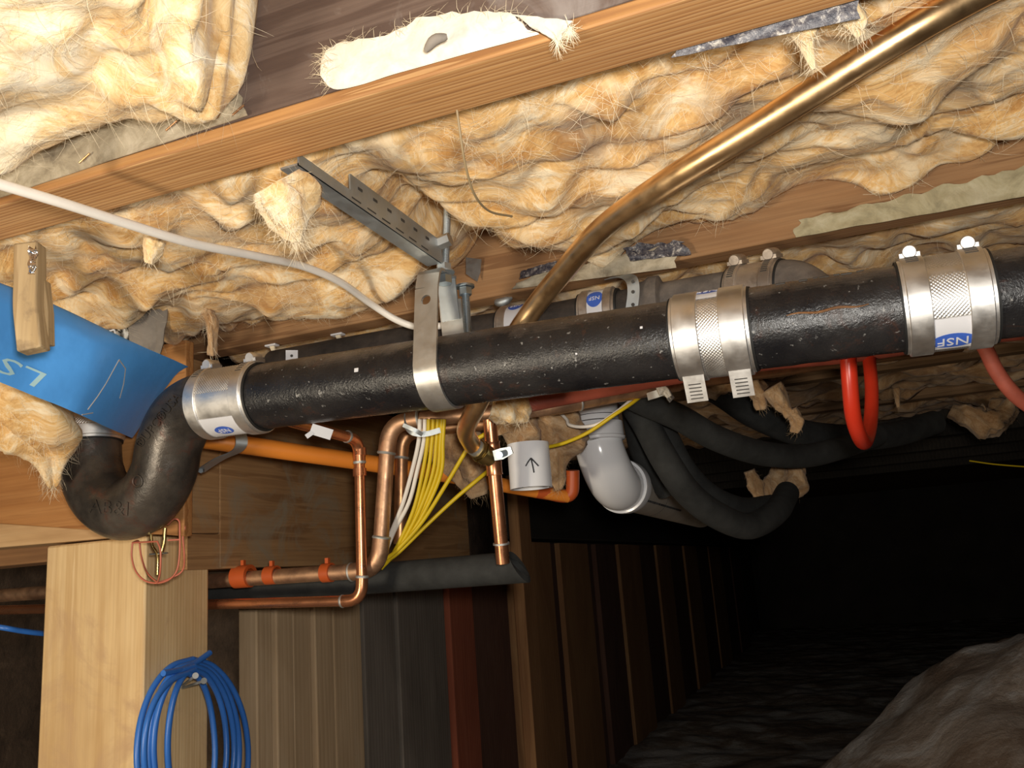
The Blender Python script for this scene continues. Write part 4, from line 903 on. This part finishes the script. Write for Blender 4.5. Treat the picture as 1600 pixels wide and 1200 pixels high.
hose('yellow_cable', 'yellow_cable', 'lowest yellow cable slanting from the bundle up to the torn wool', 'cable', ats([(605, 876, 1.365), (624, 862, 1.36), (665, 822, 1.36), (710, 780, 1.37), (748, 748, 1.38), (770, 730, 1.40)]), .0033, 10)
hose('yellow_cable', 'yellow_cable', 'yellow cable crossing in front of the white elbow hub', 'cable', ats([(800, 715, 1.44), (826, 706, 1.42), (850, 700, 1.40), (882, 692, 1.38), (920, 675, 1.36), (960, 648, 1.355), (990, 628, 1.37), (1015, 608, 1.40)]), .0030, 10)
for i, x0_ in enumerate((654, 662)):
    hose('white_cable', 'white_cable', ('outer', 'inner')[i]+' white cable in the bundle left of the yellow cables', 'cable', ats([(x0_+2, 655, 1.345), (x0_, 690, 1.345), (x0_-10, 735, 1.35), (630+i*9, 785, 1.355), (612+i*4, 830, 1.365), (600+i*3, 862, 1.37)]), .0034, 10, 6, 'bundled white cables')
hose('white_cable', 'white_cable', 'white cable looping over the white elbow hub', 'cable', ats([(872, 642, 1.42), (885, 655, 1.40), (890, 664, 1.385), (910, 667, 1.37), (935, 662, 1.36), (960, 646, 1.36), (978, 632, 1.375), (1000, 612, 1.40)]), .0028, 10)
hose('wire_loop', 'white_cable', 'little bare wire loop left of the white elbow hub', 'wire', ats([(872, 640, 1.44), (880, 650, 1.43), (876, 660, 1.43), (885, 672, 1.43), (888, 684, 1.43)]), .0014, 8)

# white plastic drain elbow and its pipe
pv = thing('white_elbow', 'glossy white plastic drain elbow behind the copper pipes', 'pipe fitting', at(940, 812, 1.55))
PT = at(930, 600, 1.60); PM_ = at(936, 690, 1.60); rP = .0445
dn_ = Vector((0, 0, -1)); hb = at(932, 668, 1.60)
mb = MB(); mb.tube([hb+Vector((0, 0, .14)), hb+Vector((0, 0, .01))], rP*.97, 40); build(mb, 'riser', 'pvc_white', pv)
mb = MB(); mb.ring(hb+Vector((0, 0, .02)), (0, 0, 1), [(-.0006, rP*.96), (.0006, rP*.96), (.0006, rP*.975), (-.0006, rP*.975)], 48); build(mb, 'ink_line', 'black_ink', pv)
e0 = hb+Vector((0, 0, .005)); e1_ = e0-Vector((0, 0, .028)); 
mb = MB(); mb.ring((e0+e1_)/2, (0, 0, 1), [(-.018, rP), (-.0165, rP*1.145), (-.012, rP*1.165), (-.010, rP*1.12), (.016, rP*1.10), (.017, rP*.98), (.0, rP*.97)], 56); build(mb, 'hub', 'pvc_white', pv)
rb = .078; cc_ = e1_+Vector((.012, rb, 0)); el = []
for k_ in range(15):
    t = math.pi/2*k_/14; el.append(e1_+Vector((.012*math.sin(t), rb*(1-math.cos(t)), -rb*math.sin(t)-.004)))
end = el[-1]+Vector((.002, .010, 0)); el.append(end)
mb = MB(); mb.tube(el, [rP*1.0+.0035*(i/15) for i in range(16)], 44); build(mb, 'bend', 'pvc_white', pv, ang=80)
mb = MB(); mb.ring(end, (0.06, 1, 0), [(-.004, rP), (-.003, rP*1.17), (.004, rP*1.19), (.028, rP*1.17), (.028, rP*.95), (0, rP*.95)], 56); build(mb, 'rim', 'pvc_white', pv)
q = el[9]+(-FW).normalized()*.0485; mb = MB(); mb.tube(cr([q+RT*-.006+UP*.003, q, q+RT*.004-UP*.006], 3), .0009, 6); build(mb, 'scuff', 'black_ink', pv)
PE = end+Vector((.02, .02, 0)); PD = Vector((.0, 1, -.015)).normalized()
wpp = thing('white_pipe', 'grey-white plastic pipe running back from the white elbow behind the hoses', 'pipe', PE+PD*.5-Vector((0, 0, rP)))
mb = MB(); mb.tube([end+Vector((0, .002, 0)), end+PD*.9], rP, 40); build(mb, 'tube', 'pvc_pipe', wpp)
mb = MB(); rsx = np.random.RandomState(2); s_ = .045
while s_ < .40:
    l_ = rsx.uniform(.006, .018); c_ = end+PD*(s_+l_/2); nr = Vector((math.cos(math.radians(-38)), 0, math.sin(math.radians(-38)))); mb.obox(c_+nr*rP, PD, nr.cross(PD), nr, l_/2, .0022, .0005); s_ += l_+rsx.uniform(.003, .006)
build(mb, 'printed_line', 'black_ink', wpp)
mb = MB(); mb.ring(end+PD*.23, PD, [(-.0007, rP*.99), (.0007, rP*.99), (.0007, rP*1.006), (-.0007, rP*1.006)], 48); build(mb, 'ink_ring', 'black_ink', wpp)
# white stub with an arrow
stt = at(828, 735, 1.36); rs_ = 33*1.36/F
sb_ = thing('white_stub', 'short white plastic pipe stub with a drawn black arrow', 'pipe', at(828, 768, 1.36))
zb, zt_ = at(828, 764, 1.36).z, at(828, 692, 1.36).z
mb = MB(); mb.ring(Vector((stt.x, stt.y, 0)), (0, 0, 1), [(zb, rs_), (zt_, rs_), (zt_, rs_*.85), (zb, rs_*.85)], 48); build(mb, 'tube', 'pvc_white', sb_)
mb = MB(); o_ = Vector((stt.x, stt.y, 0)); vd = -Vector((stt.x, stt.y, 0)).normalized(); sd_ = Vector((0, 0, 1)).cross(vd)
def onst(u, z):
    a_ = u/rs_; return o_+(vd*math.cos(a_)+sd_*math.sin(a_))*(rs_+.0003)+Vector((0, 0, z))
z0_, z1_ = at(832, 738, 1.32).z, at(832, 714, 1.32).z
for seg in ([(.006, z0_), (.005, z0_+.4*(z1_-z0_)), (.003, z1_)], [(-.006, z1_-.012), (-.002, z1_-.006), (.003, z1_)], [(.014, z1_-.013), (.008, z1_-.006), (.003, z1_)]):
    mb.tube([onst(*s) for s in seg], .0011, 8)
build(mb, 'drawn_arrow', 'black_ink', sb_)

# black foam covered hoses
HM = 'foam_black'
hose('black_hose', HM, 'black foam hose sagging from the corroded clip towards the red loop', 'hose', ats([(960, 600, 1.50), (1000, 625, 1.52), (1060, 652, 1.56), (1120, 685, 1.60), (1190, 708, 1.68), (1260, 712, 1.78), (1320, 698, 1.86), (1370, 680, 1.95)]), .0245, 20)
hose('black_hose', HM, 'black foam hose behind the dangling tan shreds', 'hose', ats([(1080, 585, 1.80), (1130, 615, 1.83), (1180, 648, 1.86), (1250, 676, 1.92), (1330, 684, 2.0), (1400, 678, 2.1), (1460, 660, 2.2)]), .0305, 20)
hose('black_hose', HM, 'black foam hose bending down across the white plastic pipe', 'hose', ats([(985, 625, 1.60), (1010, 665, 1.585), (1040, 720, 1.54), (1075, 770, 1.56), (1120, 805, 1.60), (1170, 822, 1.66), (1212, 800, 1.74), (1230, 770, 1.85)]), .0255, 20)
hose('black_hose', HM, 'inner black foam hose bending down left of the red-brown gap', 'hose', ats([(1010, 625, 1.65), (1040, 680, 1.65), (1070, 735, 1.66), (1110, 775, 1.69), (1160, 795, 1.75), (1205, 790, 1.84)]), .0235, 20)
hose('black_hose', HM, 'dark foam hose end standing beside the white elbow hub', 'hose', ats([(990, 615, 1.71), (996, 665, 1.71), (1010, 715, 1.71), (1045, 765, 1.73)]), .027, 20)
hose('thin_wire', 'yellow_cable', 'thin yellow wire in the dark at the right edge', 'wire', ats([(1515, 720, 2.4), (1560, 726, 2.4), (1640, 732, 2.4)]), .0022, 8)
pb = at(1542, 662, 2.3); mb = MB(); mb.tube(cr([pb+Vector((-.05, 0, .02)), pb, pb+Vector((.05, .02, .03))], 5), [.01, .03, .04, .035, .03, .04, .05, .04, .03, .02, .01], 12)
tuft('lump of brown wool with a yellow scrap in the dark at right', [pb+Vector((-.08, 0, .05)), pb, pb+Vector((.07, .02, .05))], [.02, .045, .03], 'fiberglass_dirty', 44, 60, 'fiber_strand_dirty')

# ------------------------------------------------------------------ blue sleeve, stick
cl_ = [(-120, 472, .88), (-60, 500, .91), (0, 522, .955), (60, 547, 1.0), (110, 569, 1.03), (150, 587, 1.06), (185, 603, 1.11), (215, 616, 1.17), (243, 628, 1.235)]
hwid = [71, 71, 70, 69, 67, 66, 66, 67, 67]
cen = cr(ats(cl_), 4); hwp = cr([(h_, 0, 0) for h_ in hwid], 4); dep = cr([(c_[2], 0, 0) for c_ in cl_], 4); VV = []
prof = [(-1, 0), (-.985, .0035), (-.9, .0045), (-.6, .006), (-.25, .007), (.1, .007), (.4, .006), (.66, .004), (.78, .000), (.88, -.010), (.96, -.022), (1.0, -.034), (.99, -.037), (.94, -.026), (.84, -.014), (.7, -.008), (.3, -.003), (-.2, -.002), (-.7, -.002), (-.97, -.002)]
NJ = len(prof)
for i, c_ in enumerate(cen):
    q_ = i/(len(cen)-1); w_ = (RT*(.30+.25*q_**2)+UP*(.95-.10*q_**2)).normalized(); nrm = -FW
    h_ = hwp[i].x*dep[i].x/F
    for (u_, v_) in prof:
        wv = .003*float(perlin(i*.35, u_*2.5, 8)); VV.append(c_+w_*h_*u_+nrm*(v_+wv))
mb = MB(); m_ = len(cen); mb.add(VV, [(i*NJ+j, i*NJ+(j+1) % NJ, (i+1)*NJ+(j+1) % NJ, (i+1)*NJ+j) for i in range(m_-1) for j in range(NJ)]+[tuple(range(NJ)), tuple((m_-1)*NJ+j for j in range(NJ))])
bs = thing('blue_sleeve', 'flat bright blue plastic sleeve coming in from the left behind the wood stick', 'plastic sleeve', at(110, 640, 1.0))
bb = mb.bvh(); build(mb, 'sleeve', 'blue_plastic', bs, ang=60)
def on_blue(px, py, ang, sc=1.0):
    c = ray(px, py).normalized(); h = bb.ray_cast(Vector((0, 0, 0)), c)[0]; ca, sa = math.cos(math.radians(ang)), math.sin(math.radians(ang)); ux = RT*ca+UP*sa; uy = -RT*sa+UP*ca
    def fn(u, v):
        src = h+ux*u+uy*v; cc = src.normalized(); q = bb.ray_cast(Vector((0, 0, 0)), cc)
        return (q[0], -cc) if q[0] else (src, -cc)
    return fn
mb = MB(); V_, F_, B_ = text_mesh('LSP', .045); V_ = [Vector((v.x*1.35+v.y*.25, v.y*.62, 0)) for v in V_]; emboss(mb, V_, F_, B_, on_blue(14, 572, 180-23), .0004); build(mb, 'lettering', 'blue_print_pale', bs)
mb = MB()
for sc_ in ([(137, 640), (152, 620), (165, 600), (176, 580), (186, 562)], [(186, 562), (196, 576), (193, 600), (187, 622)], [(128, 648), (145, 645)]):
    pp = []
    for px, py in sc_:
        c = ray(px, py).normalized(); h = bb.ray_cast(Vector((0, 0, 0)), c)[0]
        if h: pp.append(h-c*.0004)
    if len(pp) > 1: mb.tube(pp, .0008, 6)
build(mb, 'scratch_marks', 'tan_scratch', bs)
ws = thing('wood_stick', 'rough wooden stick hanging in front of the blue sleeve', 'stick', at(52, 550, Y=.64))
sk = [at(47, 384, Y=.616), at(47, 430, Y=.616), at(46, 480, Y=.616), at(50, 520, Y=.617), at(53, 549, Y=.618)]
mb = MB(); mb.strip(cr(sk, 4), RT, .0125, .020); build(mb, 'stick', 'wood_stick', ws, bevel=.002)
mb = MB(); mb.strip([at(70, 440, Y=.630), at(71, 490, Y=.631), at(69, 540, Y=.632)], RT, [.003, .006, .008], .014); build(mb, 'splinter', 'wood_stick', ws, bevel=.001)
sheet('foil', 'foil', None, [at(46, 428, Y=.603), at(55, 428, Y=.603), at(58, 386, Y=.602), at(45, 386, Y=.602)], (6, 12), .003, .0008, 12, .006, parent=ws)
# dark things above the sleeve
pts4 = [at(158, 560, 1.22), at(203, 565, 1.22), at(203, 485, 1.21), at(158, 490, 1.21)]
bw = sheet('black_film', 'black_plastic', 'black plastic film with a white scribble in the gap above the blue sleeve', pts4, (8, 8), .002, .002, 14, .006, 'plastic film')
mb = MB(); mb.tube(cr(ats([(165, 510, 1.20), (172, 504, 1.20), (178, 514, 1.20), (170, 518, 1.20), (180, 522, 1.20), (176, 508, 1.20)]), 4), .0012, 6); build(mb, 'scribble', 'white_sticker', bw)
sheet('grey_sheet', 'grey_web', 'grey dusty hanging sheet above the end of the blue sleeve', [at(203, 570, 1.215), at(250, 580, 1.215), at(262, 480, 1.205), at(203, 482, 1.205)], (10, 10), .004, .003, 15, .010, 'sheet')
# small clips on the second joist
for px, py, l in [(528, 523, 'white nail plate scrap under the second joist above the long pipe'), (425, 540, 'small torn clip under the second joist near the left coupling')]:
    q = at(px, py, Z=JB-.002); t_ = thing('nail_plate', l, 'clip', q-Vector((0, 0, .02)))
    mb = MB(); mb.obox(q, Vector((1, 0, 0)), Vector((0, 1, 0)), Vector((0, 0, 1)), .010, .006, .0015); build(mb, 'plate', 'white_sticker', t_, bevel=.0008)
    mb = MB(); mb.strip([q, q+Vector((.004, 0, -.012)), q+Vector((.007, .002, -.024))], Vector((1, 0, 0)), [.004, .003, .0015], .003); build(mb, 'fibre', 'fiber_strand', t_)
q = at(456, 556, 1.21); t_ = thing('metal_strip', 'short white metal strip with a hole above the left coupling', 'strap', q-Vector((0, 0, .015)))
mb = MB(); mb.obox(q, RT, UP, FW, .0085, .008, .0008); build(mb, 'plate', 'white_sticker', t_); mb = MB(); mb.ring(q-FW*.001, FW, [(-.0003, .0001), (-.0003, .002), (.0003, .002), (.0003, .0001)], 12); build(mb, 'hole', 'slot_dark', t_)
q = at(786, 470, Z=JB-.003); mb = MB(); mb.tube(cr([q+Vector((-.012, 0, 0)), q+Vector((0, -.004, -.003)), q+Vector((.014, 0, .002))], 4), [.002, .005, .006, .006, .0065, .006, .006, .004, .002], 12); build(mb, 'metal_clip', 'galvanized', label='shiny bent clip under the second joist beside the cross bolt', cat='clip')

# ------------------------------------------------------------------ blue cable coil, nails, wire guard
XC = -.974
co = thing('blue_cable', 'coil of blue cable hung on two nails on the side of the post', 'cable', (XC+.03, 1.13, -.45))
def side(px, py, off=.02): return at(px, py, X=XC+off)
loops = [(226, 262, 380, 1290, 1034), (232, 268, 366, 1275, 1040), (243, 285, 350, 1265, 1046), (250, 292, 334, 1250, 1050), (262, 300, 340, 1260, 1050)]
for i, (xl, xt, xr, yb, yt) in enumerate([(214, 300, 388, 1330, 1030), (232, 302, 374, 1310, 1036), (240, 303, 366, 1300, 1041), (262, 300, 354, 1290, 1047), (225, 304, 336, 1300, 1052)]):
    P_ = []; cx, cy = (xl+xr)/2, (yt+yb)/2
    off = .010+.006*i
    for k_ in range(16):
        a_ = 2*math.pi*k_/16; ux = math.sin(a_); uy = -math.cos(a_)
        x_ = xt*(max(-uy, 0)**3)*.55+(1-(max(-uy, 0)**3)*.55)*cx + ux*(xr-xl)/2*(1-.0*uy); y_ = cy+uy*(yb-yt)/2
        P_.append(side(x_, y_, off+.004*math.sin(a_*2+i)))
    P_.append(P_[0]); mb = MB(); mb.tube(cr(P_, 5), .0045, 10); build(mb, 'loop', 'blue_cable', co, ang=60)
mb = MB(); mb.tube(cr([side(255, 1052, .03), side(285, 1046, .025), side(305, 1036, .022), side(328, 1020, .02)], 5), .0045, 10); build(mb, 'tail', 'blue_cable', co, ang=60)
for l, (x0_, y0_), (x1_, y1_) in [('upper steel nail holding the blue coil', (305, 1056), (284, 1072)), ('lower steel nail holding the blue coil', (318, 1064), (282, 1076))]:
    a_ = at(x1_, y1_, X=XC-.004); b_ = at(x0_, y0_, X=XC+.066); mb = MB(); mb.tube([a_, b_], .0020, 8); mb.tube([b_, b_+(b_-a_).normalized()*.002], .0045, 10)
    build(mb, 'nail', 'galvanized', label=l, cat='nail')
hose('blue_cable', 'blue_cable', 'short piece of blue cable left of the post', 'cable', [at(-60, 972, Y=1.02), at(0, 980, Y=1.03), at(35, 986, Y=1.06), at(70, 990, Y=1.10), at(110, 992, Y=1.16)], .0045, 10)
# lamp guard of red wire hanging on the post corner
gd = thing('lamp_guard', 'red wire lamp guard hanging at the post corner below the trap', 'lamp guard', at(248, 912, Y=.945))
GYD = .955
def gp(px, py, dy=0): return at(px, py, Y=GYD+dy)
wires = [[(207, 848, 0), (206, 870, 0), (212, 892, 0), (226, 907, 0), (246, 911, 0), (265, 905, 0), (277, 890, 0), (281, 860, 0), (281, 830, 0), (280, 814, 0), (272, 811, 0), (262, 820, .01)],
         [(218, 848, .02), (221, 870, .02), (230, 895, .015), (246, 910, 0)],
         [(246, 846, -.02), (251, 862, -.022), (250, 895, -.015), (246, 911, 0)],
         [(284, 814, .03), (289, 824, .03), (286, 840, .03), (288, 865, .03), (286, 890, .025), (270, 902, .015), (246, 911, 0)],
         [(207, 848, 0), (225, 847, -.01), (246, 846, -.02)], [(262, 844, -.01), (281, 843, 0)],
         [(207, 848, 0), (215, 845, .015), (218, 848, .02)]]
for wv_ in wires:
    mb = MB(); mb.tube(cr([gp(*p) for p in wv_], 6) if len(wv_) > 2 else [gp(*p) for p in wv_], .0013, 8); build(mb, 'guard_wire', 'cage_red', gd, ang=60)
mb = MB(); mb.tube(cr([gp(236, 835), gp(238, 852), gp(246, 868), gp(246, 898)], 5), .0022, 8); mb.tube(cr([gp(258, 825), gp(256, 850), gp(252, 866)], 5), .0028, 8); build(mb, 'hook', 'brass', gd, ang=60)
mb = MB(); mb.tube([gp(234, 866), gp(262, 864)], .0012, 8); build(mb, 'cross_pin', 'zinc_bolt', gd)
